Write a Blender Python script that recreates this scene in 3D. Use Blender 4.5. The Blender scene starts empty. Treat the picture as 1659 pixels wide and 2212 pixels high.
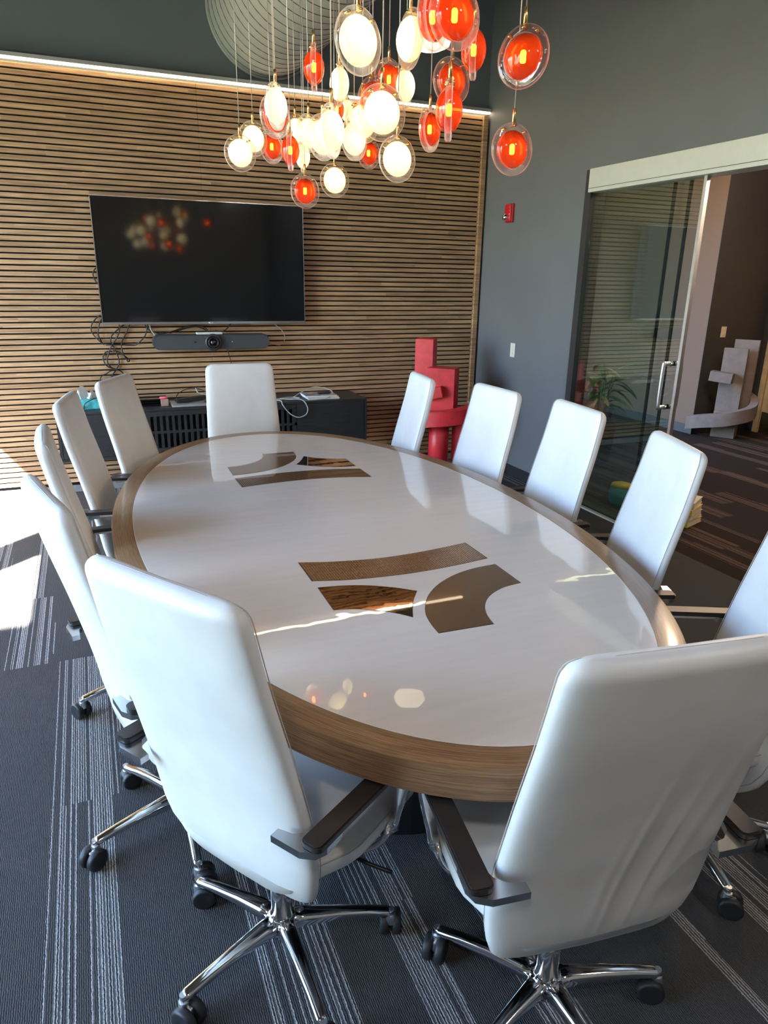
import bpy, bmesh, math, random
from mathutils import Vector, Matrix
random.seed(7)
PI = math.pi
scene = bpy.context.scene
col = scene.collection

# ------------------------------------------------------------------ camera
F_PX = 1510.94
CAM = Vector((0, 0, 1.68))
RT = Vector((0.9243813, -0.3811262, 0.0161866))
DN = Vector((-0.1070969, -0.3000100, -0.9479052))
FW = Vector((0.3661276, 0.8744923, -0.3181411))
cd = bpy.data.cameras.new('camera'); cam = bpy.data.objects.new('camera', cd); col.objects.link(cam)
M = Matrix((RT, -DN, -FW)).transposed().to_4x4(); M.translation = CAM
cam.matrix_world = M
cd.sensor_fit = 'VERTICAL'; cd.sensor_height = 36.0; cd.lens = F_PX * 36 / 2212
cd.clip_start = 0.05; cd.clip_end = 200
scene.camera = cam

# ------------------------------------------------------------------ exposure, world, sun
vs = scene.view_settings
vs.view_transform = 'Standard'; vs.look = 'None'; vs.gamma = 1; vs.use_curve_mapping = False
vs.exposure = 0.24
SKY_STRENGTH = 2.6
SUN_STRENGTH = 170.0
w = bpy.data.worlds.new('world'); scene.world = w; w.use_nodes = True
nt = w.node_tree; nt.nodes.clear()
sky = nt.nodes.new('ShaderNodeTexSky'); sky.sky_type = 'NISHITA'; sky.sun_disc = False
sky.sun_elevation = math.radians(44); sky.sun_rotation = math.radians(225); sky.air_density = 1.0; sky.dust_density = 1.0; sky.ozone_density = 1.0
bg = nt.nodes.new('ShaderNodeBackground'); bg.inputs[1].default_value = SKY_STRENGTH
wo = nt.nodes.new('ShaderNodeOutputWorld')
tint = nt.nodes.new('ShaderNodeMix'); tint.data_type = 'RGBA'; tint.blend_type = 'MULTIPLY'; tint.inputs[0].default_value = 1; tint.inputs[7].default_value = (.88, .99, 1.09, 1)
nt.links.new(sky.outputs[0], tint.inputs[6]); nt.links.new(tint.outputs[2], bg.inputs[0]); nt.links.new(bg.outputs[0], wo.inputs[0])
sd = bpy.data.lights.new('sun', 'SUN'); sd.energy = SUN_STRENGTH; sd.angle = math.radians(0.53); sd.color = (1.0, 0.95, 0.88)
so = bpy.data.objects.new('sun', sd); col.objects.link(so)
so.rotation_euler = Vector((-1, -1, 1.38)).to_track_quat('Z', 'Y').to_euler()
try:
    scene.cycles.max_bounces = 10; scene.cycles.transparent_max_bounces = 24; scene.cycles.transmission_bounces = 8
    scene.cycles.sample_clamp_indirect = 6.0; scene.cycles.caustics_reflective = False; scene.cycles.caustics_refractive = False
    scene.cycles.use_denoising = True
except Exception: pass

# room dimensions (metres): camera stands at x 0, y 0
XL, XR, YB, YF, ZC = -2.4, 3.4, 5.95, -2.6, 4.35
def area(name, loc, rot, sx, sy, power, color, portal=False):
    d = bpy.data.lights.new(name, 'AREA'); d.shape = 'RECTANGLE'; d.size = sx; d.size_y = sy; d.energy = power; d.color = color
    if portal: d.cycles.is_portal = True
    o = bpy.data.objects.new(name, d); col.objects.link(o); o.location = loc; o.rotation_euler = rot
    return o
area('window_portal', (XL - 0.1, 4.2, 1.55), (0, -PI/2, 0), 2.9, 2.75, 1, (1, 1, 1), True)
area('window_portal', (XL - 0.1, 1.64, 1.55), (0, -PI/2, 0), 2.9, 1.88, 1, (1, 1, 1), True)
# warm ceiling lamps of the hallway beyond the glass door
def spot_lamp(name, loc, power, color, radius=0.08):
    d = bpy.data.lights.new(name, 'POINT'); d.energy = power; d.color = color; d.shadow_soft_size = radius
    o = bpy.data.objects.new(name, d); col.objects.link(o); o.location = loc
    return o
HALL_W = 110
spot_lamp('hall_lamp', (4.9, 3.9, 2.75), HALL_W, (1.0, 0.72, 0.5))
spot_lamp('hall_lamp', (4.9, 1.2, 2.75), HALL_W, (1.0, 0.72, 0.5))
spot_lamp('hall_lamp', (5.6, 5.2, 2.75), HALL_W * .6, (1.0, 0.72, 0.5))
# one opal bowl lamp, then two fill lamps added behind camera (bowls below)
BOWLS = [(2.09, 4.40, 3.01), (-.6, -.6, 3.3), (2.4, -.6, 3.3)]
for bx_, by_, bz_ in BOWLS[1:]: spot_lamp('fill_lamp', (bx_, by_, bz_ - .12), 60, (1.0, .93, .86), .10)

# ------------------------------------------------------------------ materials
def new_mat(name):
    m = bpy.data.materials.new(name); m.use_nodes = True
    return m, m.node_tree, m.node_tree.nodes['Principled BSDF']
class NB:
    """tiny node-graph helper"""
    def __init__(s, nt): s.nt = nt
    def n(s, t, **k):
        x = s.nt.nodes.new(t)
        for a, b in k.items(): setattr(x, a, b)
        return x
    def set(s, sock, v):
        if isinstance(v, bpy.types.NodeSocket): s.nt.links.new(v, sock)
        elif v is not None: sock.default_value = v
    def m(s, op, a, b=None, c=None):
        x = s.n('ShaderNodeMath', operation=op)
        s.set(x.inputs[0], a); s.set(x.inputs[1], b); s.set(x.inputs[2], c)
        return x.outputs[0]
    def mix(s, f, a, b):
        x = s.n('ShaderNodeMix', data_type='RGBA')
        s.set(x.inputs[0], f); s.set(x.inputs[6], a); s.set(x.inputs[7], b)
        return x.outputs[2]
    def pos(s):
        g = s.n('ShaderNodeNewGeometry'); sp = s.n('ShaderNodeSeparateXYZ'); s.nt.links.new(g.outputs['Position'], sp.inputs[0])
        return sp.outputs[0], sp.outputs[1], sp.outputs[2]
    def comb(s, x, y, z):
        c = s.n('ShaderNodeCombineXYZ'); s.set(c.inputs[0], x); s.set(c.inputs[1], y); s.set(c.inputs[2], z)
        return c.outputs[0]
    def noise(s, vec, scale, detail=3, rough=.5):
        x = s.n('ShaderNodeTexNoise'); x.inputs['Scale'].default_value = scale; x.inputs['Detail'].default_value = detail; x.inputs['Roughness'].default_value = rough
        if vec is not None: s.nt.links.new(vec, x.inputs['Vector'])
        return x.outputs[0]
    def white(s, vec):
        x = s.n('ShaderNodeTexWhiteNoise'); x.noise_dimensions = '3D'; s.nt.links.new(vec, x.inputs['Vector'])
        return x.outputs[0], x.outputs[1]
    def ramp(s, v, a, b):
        x = s.n('ShaderNodeMapRange'); s.set(x.inputs[0], v); x.inputs[1].default_value = a; x.inputs[2].default_value = b
        return x.outputs[0]
    def schlick(s, f0):
        x = s.n('ShaderNodeLayerWeight'); x.inputs['Blend'].default_value = .5
        return s.m('ADD', s.m('MULTIPLY', s.m('POWER', x.outputs['Facing'], 5.0), 1 - f0), f0)
    def bump(s, h, strength, dist=0.01):
        x = s.n('ShaderNodeBump'); x.inputs['Strength'].default_value = strength; x.inputs['Distance'].default_value = dist
        s.nt.links.new(h, x.inputs['Height']); return x.outputs[0]
def simple(name, c, rough=.5, metal=0.0, spec=.5, coat=0.0, noise=0.0, nscale=20, bump=0.0, bscale=200, emit=None, estr=0, coat_rough=.03):
    m, t, p = new_mat(name); b = NB(t)
    p.inputs['Base Color'].default_value = (*c, 1); p.inputs['Roughness'].default_value = rough; p.inputs['Metallic'].default_value = metal
    p.inputs['Specular IOR Level'].default_value = spec; p.inputs['Coat Weight'].default_value = coat; p.inputs['Coat Roughness'].default_value = coat_rough
    if noise:
        tc = b.n('ShaderNodeTexCoord'); nz = b.noise(tc.outputs['Object'], nscale)
        k = b.ramp(nz, .3, .7)
        t.links.new(b.mix(k, (*[x * (1 - noise) for x in c], 1), (*[min(1, x * (1 + noise)) for x in c], 1)), p.inputs['Base Color'])
    if bump:
        tc = b.n('ShaderNodeTexCoord'); nz = b.noise(tc.outputs['Object'], bscale, 4)
        t.links.new(b.bump(nz, bump, .002), p.inputs['Normal'])
    if emit: p.inputs['Emission Color'].default_value = (*emit, 1); p.inputs['Emission Strength'].default_value = estr
    return m

MT = {}
MT['wall'] = simple('dark_paint', (.148, .156, .178), .55, noise=.05, nscale=2, bump=.08, bscale=300)
MT['wall_top'] = simple('dark_upper_paint', (.155, .178, .195), .7, bump=.08, bscale=300)
MT['wall_plain'] = simple('room_paint', (.30, .29, .28), .7, bump=.05)
MT['ceiling'] = simple('ceiling_paint', (.035, .037, .042), .8, bump=.05)
MT['base'] = simple('black_rubber_base', (.02, .022, .027), .5, bump=.05)
MT['base_grey'] = simple('grey_base', (.22, .23, .23), .5, noise=.1)
MT['arm_metal'] = simple('arm_metal', (.50, .51, .53), .24, 1.0, noise=.03)
MT['chrome'] = simple('polished_aluminium', (.78, .78, .80), .10, 1.0, noise=.03)
MT['satin'] = simple('satin_aluminium', (.80, .81, .83), .36, 1.0, noise=.03)
MT['pad'] = simple('dark_arm_pad', (.022, .017, .016), .42, noise=.1, bump=.05)
MT['black'] = simple('black_plastic', (.012, .012, .013), .4, bump=.03)
MT['wheel'] = simple('caster_rubber', (.018, .018, .02), .5, bump=.05)
MT['tv_frame'] = simple('tv_silver_frame', (.45, .43, .42), .25, 1.0, noise=.03)
MT['tv_screen'] = simple('tv_black_screen', (.004, .004, .005), .065, noise=.05, spec=.55)
MT['bar'] = simple('charcoal_fabric', (.055, .062, .072), .9, noise=.15, nscale=400, bump=.2, bscale=900)
MT['bar_dark'] = simple('graphite_plastic', (.03, .033, .038), .4, noise=.05)
MT['lens'] = simple('lens_glass', (.006, .006, .01), .05, coat=1, noise=.05)
MT['white_plastic'] = simple('white_plastic', (.75, .74, .70), .35, noise=.02)
MT['cable_black'] = simple('cable_black', (.015, .015, .016), .45, noise=.1)
MT['cable_grey'] = simple('cable_grey', (.42, .42, .42), .45, noise=.1)
MT['red'] = simple('red_paint', (.60, .026, .038), .42, noise=.16, nscale=14, bump=.12, bscale=60)
MT['alarm_red'] = simple('alarm_red', (.55, .012, .02), .35, noise=.03)
MT['stone'] = simple('grey_plaster', (.15, .122, .114), .75, noise=.12, nscale=14, bump=.15, bscale=50)
MT['taupe'] = simple('taupe_paint', (.105, .056, .036), .7, noise=.03, bump=.04)
MT['hall_dark'] = simple('hall_dark_paint', (.03, .027, .028), .6, noise=.05)
MT['header'] = simple('header_aluminium', (.72, .75, .73), .35, .25, noise=.02)
MT['frame_dark'] = simple('dark_jamb', (.03, .03, .033), .45, noise=.05)
MT['brass'] = simple('brass', (.80, .55, .22), .25, 1.0, noise=.05)
MT['wire'] = simple('pendant_wire', (.6, .57, .53), .35, .4, noise=.05)
MT['duct'] = simple('duct_paint', (.33, .34, .335), .5, noise=.05, nscale=3, bump=.03)
MT['duct_seam'] = simple('duct_seam', (.06, .065, .066), .5, noise=.05)
MT['led'] = simple('led_glow', (1, .9, .75), .5, emit=(1.0, .78, .50), estr=9)
MT['alu'] = simple('led_channel', (.5, .5, .48), .4, .6, noise=.03)
MT['teal_box'] = simple('teal_card', (.07, .45, .50), .6, noise=.45, nscale=22)
MT['tissue'] = simple('tissue_paper', (.82, .84, .85), .8, noise=.03)
MT['paper'] = simple('paper', (.7, .7, .7), .6, noise=.06)
MT['laptop'] = simple('silver_shell', (.62, .66, .70), .3, .7, noise=.03)
MT['tan_box'] = simple('tan_card', (.34, .22, .18), .6, noise=.15)
MT['pink'] = simple('pink_plastic', (.85, .12, .16), .4, noise=.1)
MT['white_line'] = simple('white_line', (.85, .84, .82), .3, noise=.02)
MT['leaf'] = simple('leaf_green', (.07, .16, .05), .5, noise=.5, nscale=30)
MT['leaf_pale'] = simple('leaf_cream', (.45, .47, .25), .5, noise=.4, nscale=25)
MT['flower'] = simple('flower_pink', (.45, .16, .2), .6, noise=.3)
MT['pot'] = simple('dark_pot', (.03, .03, .03), .4, noise=.1)
MT['yellow'] = simple('yellow_plastic', (.75, .5, .03), .45, noise=.1)
MT['teal'] = simple('teal_cloth', (.05, .30, .27), .8, noise=.2)
MT['kraft'] = simple('cream_card', (.55, .48, .36), .6, noise=.1)
MT['oak_door'] = simple('oak_door', (.36, .22, .09), .45, noise=.2, nscale=10)
MT['ground'] = simple('outside_ground', (.14, .15, .09), .9, noise=.4, nscale=.4)
MT['concrete'] = simple('outside_wall', (.30, .25, .21), .9, noise=.1, nscale=.8)
MT['mullion'] = simple('window_mullion', (.05, .05, .055), .4, .5, noise=.05)

def leather():
    m, t, p = new_mat('white_leather'); b = NB(t)
    tc = b.n('ShaderNodeTexCoord')
    n1 = b.noise(tc.outputs['Object'], 260, 4, .6); n2 = b.noise(tc.outputs['Object'], 9, 2)
    t.links.new(b.mix(b.ramp(n2, .3, .7), (.70, .69, .675, 1), (.76, .75, .74, 1)), p.inputs['Base Color'])
    p.inputs['Roughness'].default_value = .42; p.inputs['Specular IOR Level'].default_value = .45
    h = b.m('ADD', b.m('MULTIPLY', n1, .25), b.m('MULTIPLY', n2, 2.2))
    t.links.new(b.bump(h, .25, .004), p.inputs['Normal'])
    return m
MT['leather'] = leather()
def creased_leather():
    m = MT['leather'].copy(); m.name = 'creased_white_leather'; t = m.node_tree; b = NB(t); p = t.nodes['Principled BSDF']
    tc = b.n('ShaderNodeTexCoord'); sp = b.n('ShaderNodeSeparateXYZ'); t.links.new(tc.outputs['Object'], sp.inputs[0])
    x, z = sp.outputs[0], sp.outputs[2]; tot = None
    for x0, k, wd, z0, zw, amp in ((.02, .10, .010, .62, .16, 1.0), (.085, .13, .008, .64, .14, .8), (-.01, .08, .016, .58, .12, .6), (.13, .16, .018, .72, .2, .9), (.055, .12, .022, .66, .2, -.8)):
        u = b.m('DIVIDE', b.m('SUBTRACT', b.m('SUBTRACT', x, x0), b.m('MULTIPLY', b.m('SUBTRACT', z, .6), k)), wd)
        v = b.m('DIVIDE', b.m('SUBTRACT', z, z0), zw)
        g = b.m('MULTIPLY', b.m('EXPONENT', b.m('MULTIPLY', b.m('ADD', b.m('MULTIPLY', u, u), b.m('MULTIPLY', v, v)), -1.0)), amp)
        tot = g if tot is None else b.m('ADD', tot, g)
    bp = b.n('ShaderNodeBump'); bp.inputs['Strength'].default_value = .8; bp.inputs['Distance'].default_value = .006
    t.links.new(tot, bp.inputs['Height']); old = p.inputs['Normal'].links[0].from_socket; t.links.new(old, bp.inputs['Normal']); t.links.new(bp.outputs[0], p.inputs['Normal'])
    return m
MT['creased'] = creased_leather()
MT['seam'] = simple('stitch_thread', (.50, .47, .44), .6, noise=.1)

def slat_wood():
    m, t, p = new_mat('slat_walnut'); b = NB(t)
    x, y, z = b.pos()
    row = b.m('FLOOR', b.m('DIVIDE', z, .0401))
    r0, _ = b.white(b.comb(row, 3.0, 0.0))
    seg = b.m('FLOOR', b.m('ADD', b.m('MULTIPLY', x, 1.1), b.m('MULTIPLY', r0, 9.0)))
    r1, _ = b.white(b.comb(row, seg, 1.0))
    v = b.comb(b.m('ADD', b.m('MULTIPLY', x, 2.2), b.m('MULTIPLY', r1, 40.0)), y, b.m('MULTIPLY', z, 55.0))
    g = b.noise(v, 1.6, 6, .62)
    c = b.mix(b.ramp(g, .32, .68), (.29, .172, .092, 1), (.60, .395, .235, 1))
    c2 = b.mix(b.ramp(r1, 0, 1), (.84, .81, .79, 1), (1.12, 1.09, 1.05, 1))
    mm = b.n('ShaderNodeMix', data_type='RGBA', blend_type='MULTIPLY'); mm.inputs[0].default_value = 1
    t.links.new(c, mm.inputs[6]); t.links.new(c2, mm.inputs[7]); t.links.new(mm.outputs[2], p.inputs['Base Color'])
    p.inputs['Roughness'].default_value = .5
    t.links.new(b.bump(g, .15, .002), p.inputs['Normal'])
    return m
MT['slat'] = slat_wood()
MT['felt'] = simple('black_felt', (.006, .006, .007), .95, noise=.2)

def table_wood():
    m, t, p = new_mat('table_walnut'); b = NB(t)
    uv = b.n('ShaderNodeUVMap'); sp = b.n('ShaderNodeSeparateXYZ'); t.links.new(uv.outputs[0], sp.inputs[0])
    u, v = sp.outputs[0], sp.outputs[1]
    seg = b.m('FLOOR', b.m('DIVIDE', u, 1.55)); r, _ = b.white(b.comb(seg, 0.0, 0.0))
    vec = b.comb(b.m('ADD', b.m('MULTIPLY', u, 1.4), b.m('MULTIPLY', r, 20.0)), b.m('MULTIPLY', v, 150.0), 0.0)
    g = b.noise(vec, 2.0, 7, .65)
    vec2 = b.comb(b.m('MULTIPLY', u, 14.0), b.m('MULTIPLY', v, 420.0), 0.0); g2 = b.noise(vec2, 1.0, 2)
    c = b.mix(b.ramp(g, .3, .7), (.145, .078, .040, 1), (.42, .25, .135, 1))
    mm = b.n('ShaderNodeMix', data_type='RGBA', blend_type='MULTIPLY'); mm.inputs[0].default_value = .8
    t.links.new(c, mm.inputs[6]); t.links.new(b.mix(b.ramp(g2, .35, .6), (.62, .6, .58, 1), (1.1, 1.08, 1.05, 1)), mm.inputs[7])
    t.links.new(mm.outputs[2], p.inputs['Base Color'])
    p.inputs['Roughness'].default_value = .34; p.inputs['Coat Weight'].default_value = .35; p.inputs['Coat Roughness'].default_value = .12
    t.links.new(b.bump(g2, .12, .001), p.inputs['Normal'])
    return m
MT['table_wood'] = table_wood()
def table_white():
    m, t, p = new_mat('table_white_gloss'); b = NB(t)
    x, y, z = b.pos()
    g = b.noise(b.comb(b.m('MULTIPLY', x, 1.3), b.m('MULTIPLY', y, 14.0), 0.0), 2.0, 4, .6)
    t.links.new(b.mix(b.ramp(g, .3, .7), (.79, .71, .64, 1), (.83, .76, .69, 1)), p.inputs['Base Color'])
    p.inputs['Roughness'].default_value = .22; p.inputs['Coat Weight'].default_value = 1.0; p.inputs['Coat Roughness'].default_value = .012
    p.inputs['Coat IOR'].default_value = 1.6
    nz = b.noise(b.comb(x, y, 0.0), 6.0, 2)
    nb = b.bump(nz, .05, .01); t.links.new(nb, p.inputs['Coat Normal'])
    return m
MT['table_white'] = table_white()
def bronze(name, c, rough, wave=0, aniso=0.0, bump=0.0, bs=10):
    m, t, p = new_mat(name); b = NB(t); x, y, z = b.pos()
    p.inputs['Base Color'].default_value = (*c, 1); p.inputs['Metallic'].default_value = 1; p.inputs['Roughness'].default_value = rough
    p.inputs['Coat Weight'].default_value = .6; p.inputs['Coat Roughness'].default_value = .02
    p.inputs['Anisotropic'].default_value = aniso
    n = b.noise(b.comb(x, y, 0.0), 300 if not bump else bs, 3)
    if wave:
        s = b.m('SINE', b.m('MULTIPLY', b.m('ADD', x, b.m('MULTIPLY', n, .0004)), 2 * PI / wave))
        t.links.new(b.mix(b.ramp(s, -.2, .9), (*c, 1), (*[q * .62 for q in c], 1)), p.inputs['Base Color'])
        t.links.new(b.bump(s, .35, .001), p.inputs['Normal'])
    elif bump: t.links.new(b.bump(n, bump, .01), p.inputs['Normal'])
    else:
        t.links.new(b.mix(b.ramp(n, .3, .7), (*[q * .93 for q in c], 1), (*c, 1)), p.inputs['Base Color'])
    return m
MT['strip'] = bronze('ribbed_bronze', (.50, .33, .235), .27, wave=.0085)
MT['mirror'] = bronze('polished_copper', (.62, .38, .24), .015, bump=.035, bs=7)
MT['matte'] = bronze('matte_bronze', (.44, .31, .235), .33)
MT['inlay_edge'] = simple('inlay_dark_edge', (.05, .04, .035), .4, noise=.05)

def carpet(nm, d0, d1, d2, ln):
    m, t, p = new_mat(nm); b = NB(t)
    x, y, z = b.pos()
    wob = b.m('MULTIPLY', b.m('SUBTRACT', b.noise(b.comb(x, b.m('MULTIPLY', y, .9), 0.0), 110, 3), .5), .006)
    xx = b.m('ADD', x, .275)
    c = b.m('FLOOR', b.m('DIVIDE', xx, .25)); fx = b.m('FRACT', b.m('DIVIDE', xx, .25))
    ro, _ = b.white(b.comb(c, 7.0, 2.0))
    yy = b.m('ADD', b.m('ADD', y, .36), b.m('MULTIPLY', b.m('FLOOR', b.m('MULTIPLY', ro, 4.0)), .25))
    r = b.m('FLOOR', yy)
    ra, _ = b.white(b.comb(c, r, 5.0)); rb, _ = b.white(b.comb(c, r, 9.0)); rc, _ = b.white(b.comb(c, b.m('FLOOR', b.m('MULTIPLY', yy, 3.0)), 12.0))
    # every plank has a band of pale lines between lo and hi
    lo = b.m('MULTIPLY', rb, .45); hi = b.m('ADD', .62, b.m('MULTIPLY', ra, .38))
    inside = b.m('MULTIPLY', b.m('GREATER_THAN', fx, lo), b.m('LESS_THAN', fx, b.m('SUBTRACT', hi, b.m('MULTIPLY', rc, .12))))
    has = b.m('GREATER_THAN', b.white(b.comb(c, r, 31.0))[0], .42)
    is0 = b.m('COMPARE', c, 0.0, .5); is3 = b.m('MAXIMUM', b.m('COMPARE', c, 2.0, .5), b.m('COMPARE', c, 3.0, .5))
    plain = b.m('MAXIMUM', b.m('MULTIPLY', b.m('MAXIMUM', b.m('COMPARE', c, -1.0, .5), b.m('COMPARE', c, 1.0, .5)), b.m('LESS_THAN', y, 3.14)), b.m('MULTIPLY', b.m('COMPARE', c, -2.0, .5), b.m('LESS_THAN', y, 3.6)))
    has = b.m('MULTIPLY', has, b.m('SUBTRACT', 1.0, plain))
    has = b.m('MAXIMUM', has, b.m('MULTIPLY', is0, b.m('LESS_THAN', y, 3.14)))
    has = b.m('MAXIMUM', has, b.m('MULTIPLY', is3, b.m('LESS_THAN', y, 1.75)))
    inside = b.m('MAXIMUM', inside, b.m('MULTIPLY', is0, b.m('LESS_THAN', fx, .80)))
    xl = b.m('DIVIDE', b.m('ADD', x, wob), .0078)
    li = b.m('FLOOR', xl); fr = b.m('FRACT', xl)
    rl, _ = b.white(b.comb(li, r, c)); 
    band = b.m('MULTIPLY', b.m('LESS_THAN', b.m('ABSOLUTE', b.m('SUBTRACT', fr, .5)), b.m('ADD', .10, b.m('MULTIPLY', rl, .22))), b.m('GREATER_THAN', rl, .30))
    fac = b.m('MULTIPLY', b.m('MULTIPLY', inside, has), band)
    loops = b.noise(b.comb(b.m('MULTIPLY', x, 1.0), b.m('MULTIPLY', y, .8), 0.0), 330, 3, .7)
    fac = b.m('MULTIPLY', fac, b.ramp(loops, .28, .50))
    rib = b.m('SINE', b.m('MULTIPLY', b.m('ADD', x, wob), 2 * PI / .0052))
    big = b.noise(b.comb(x, y, 0.0), 3.0, 4)
    dark = b.mix(b.ramp(b.m('ADD', b.m('MULTIPLY', rib, .5), loops), 0, 1.2), d0, d1)
    dark = b.mix(b.m('MULTIPLY', b.ramp(big, .35, .7), .35), dark, d2)
    t.links.new(b.mix(fac, dark, ln), p.inputs['Base Color'])
    p.inputs['Roughness'].default_value = .95; p.inputs['Specular IOR Level'].default_value = .15
    h = b.m('ADD', b.m('MULTIPLY', rib, .5), b.m('ADD', b.m('MULTIPLY', loops, 1.6), b.m('MULTIPLY', fac, .8)))
    t.links.new(b.bump(h, .6, .004), p.inputs['Normal'])
    return m
MT['carpet'] = carpet('striped_carpet', (.034, .034, .035, 1), (.115, .111, .110, 1), (.066, .064, .065, 1), (.46, .43, .41, 1))
MT['carpet_hall_warm_lit'] = carpet('striped_carpet_warm_lit', (.015, .010, .009, 1), (.042, .030, .027, 1), (.026, .019, .017, 1), (.20, .135, .105, 1))  # same carpet, warm hall lamp light put into its darker brown colour
def black_oak():
    m, t, p = new_mat('black_stained_oak'); b = NB(t); x, y, z = b.pos()
    g = b.noise(b.comb(b.m('MULTIPLY', x, 3.0), b.m('MULTIPLY', y, 3.0), b.m('MULTIPLY', z, 60.0)), 2, 5, .6)
    t.links.new(b.mix(b.ramp(g, .3, .7), (.010, .011, .013, 1), (.026, .028, .032, 1)), p.inputs['Base Color'])
    p.inputs['Roughness'].default_value = .42
    t.links.new(b.bump(g, .1, .001), p.inputs['Normal'])
    return m
MT['credenza'] = black_oak()
def door_glass(name, tint, refl=1.5):
    m, t, p = new_mat(name); b = NB(t); t.nodes.remove(p)
    tr = b.n('ShaderNodeBsdfTransparent'); tr.inputs[0].default_value = (*tint, 1)
    gl = b.n('ShaderNodeBsdfGlossy'); gl.inputs['Roughness'].default_value = .003; gl.inputs[0].default_value = (.95, 1, .97, 1)
    mx = b.n('ShaderNodeMixShader'); t.links.new(b.schlick(refl), mx.inputs[0]); t.links.new(tr.outputs[0], mx.inputs[1]); t.links.new(gl.outputs[0], mx.inputs[2])
    t.links.new(mx.outputs[0], t.nodes['Material Output'].inputs[0])
    return m
MT['glass'] = door_glass('door_glass', (.88, .93, .91), .11)
MT['window_glass'] = door_glass('window_glass', (.97, .985, .98), .03)
MT['glass_edge'] = simple('green_glass_edge', (.006, .014, .012), .15, noise=.05)
def pendant_clear():
    m, t, p = new_mat('clear_cast_glass'); b = NB(t); t.nodes.remove(p)
    tc = b.n('ShaderNodeTexCoord'); nb = b.bump(b.noise(tc.outputs['Object'], 40, 2), .35, .004)
    tr = b.n('ShaderNodeBsdfTransparent'); tr.inputs[0].default_value = (.97, .93, .92, 1)
    gl = b.n('ShaderNodeBsdfGlossy'); gl.inputs['Roughness'].default_value = .04; t.links.new(nb, gl.inputs['Normal'])
    tl = b.n('ShaderNodeBsdfTranslucent'); tl.inputs[0].default_value = (.95, .85, .82, 1)
    lw = b.n('ShaderNodeLayerWeight'); lw.inputs['Blend'].default_value = .5
    m1 = b.n('ShaderNodeMixShader'); t.links.new(b.m('ADD', b.m('MULTIPLY', b.m('POWER', lw.outputs['Facing'], 1.7), .9), .05), m1.inputs[0]); t.links.new(tr.outputs[0], m1.inputs[1]); t.links.new(tl.outputs[0], m1.inputs[2])
    m2 = b.n('ShaderNodeMixShader'); t.links.new(b.m('MULTIPLY', b.schlick(.07), .8), m2.inputs[0]); t.links.new(m1.outputs[0], m2.inputs[1]); t.links.new(gl.outputs[0], m2.inputs[2])
    t.links.new(m2.outputs[0], t.nodes['Material Output'].inputs[0])
    return m
MT['clear'] = pendant_clear()
def red_glass():
    m, t, p = new_mat('red_pendant_glass'); b = NB(t); t.nodes.remove(p)
    tr = b.n('ShaderNodeBsdfTransparent'); tr.inputs[0].default_value = (.98, .30, .10, 1)
    tl = b.n('ShaderNodeBsdfTranslucent'); tl.inputs[0].default_value = (.90, .13, .05, 1)
    gl = b.n('ShaderNodeBsdfGlossy'); gl.inputs['Roughness'].default_value = .03
    m1 = b.n('ShaderNodeMixShader'); m1.inputs[0].default_value = .34; t.links.new(tr.outputs[0], m1.inputs[1]); t.links.new(tl.outputs[0], m1.inputs[2])
    m2 = b.n('ShaderNodeMixShader'); t.links.new(b.schlick(.05), m2.inputs[0]); t.links.new(m1.outputs[0], m2.inputs[1]); t.links.new(gl.outputs[0], m2.inputs[2])
    t.links.new(m2.outputs[0], t.nodes['Material Output'].inputs[0])
    return m
MT['red_glass'] = red_glass()
def milk_glass():
    m, t, p = new_mat('milk_pendant_glass'); b = NB(t)
    tc = b.n('ShaderNodeTexCoord'); sp = b.n('ShaderNodeSeparateXYZ'); t.links.new(tc.outputs['Object'], sp.inputs[0])
    p.inputs['Base Color'].default_value = (.85, .82, .75, 1); p.inputs['Roughness'].default_value = .15
    # the lamp inside sits near the top of the opal glass
    d = b.m('SQRT', b.m('ADD', b.m('POWER', sp.outputs[0], 2.0), b.m('POWER', b.m('SUBTRACT', sp.outputs[2], .012), 2.0)))
    k = b.ramp(d, .008, .054)
    p.inputs['Emission Strength'].default_value = 1.0
    t.links.new(b.mix(k, (3.2, 2.5, .95, 1), (1.35, 1.0, .38, 1)), p.inputs['Emission Color'])
    return m
MT['milk'] = milk_glass()
MT['filament'] = simple('lamp_filament', (1, .6, .2), .5, emit=(1.0, .42, .07), estr=30)
MT['lamp_white'] = simple('lamp_opal', (.9, .85, .7), .4, emit=(1.0, .82, .55), estr=2.2)

# ------------------------------------------------------------------ mesh helpers
def link_mesh(name, me, mat, parent=None):
    if mat is not None and not me.materials: me.materials.append(mat)
    o = bpy.data.objects.new(name, me); col.objects.link(o)
    if parent is not None: o.parent = parent
    return o
def mesh_from(name, verts, faces, smooth=False, uvs=None):
    me = bpy.data.meshes.new(name); me.from_pydata([tuple(v) for v in verts], [], faces)
    bm = bmesh.new(); bm.from_mesh(me); bmesh.ops.recalc_face_normals(bm, faces=bm.faces); bm.to_mesh(me); bm.free()
    if smooth: me.polygons.foreach_set('use_smooth', [True] * len(me.polygons))
    me.update(); return me
def tag(o, label=None, cat=None, group=None, kind=None):
    if label: o['label'] = label
    if cat: o['category'] = cat
    if group: o['group'] = group
    if kind: o['kind'] = kind
    return o
def thing(name, label, cat, loc=(0, 0, 0), rz=0, group=None):
    o = bpy.data.objects.new(name, None); col.objects.link(o); o.location = loc; o.rotation_euler = (0, 0, rz)
    o.empty_display_size = .1
    return tag(o, label, cat, group)
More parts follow.
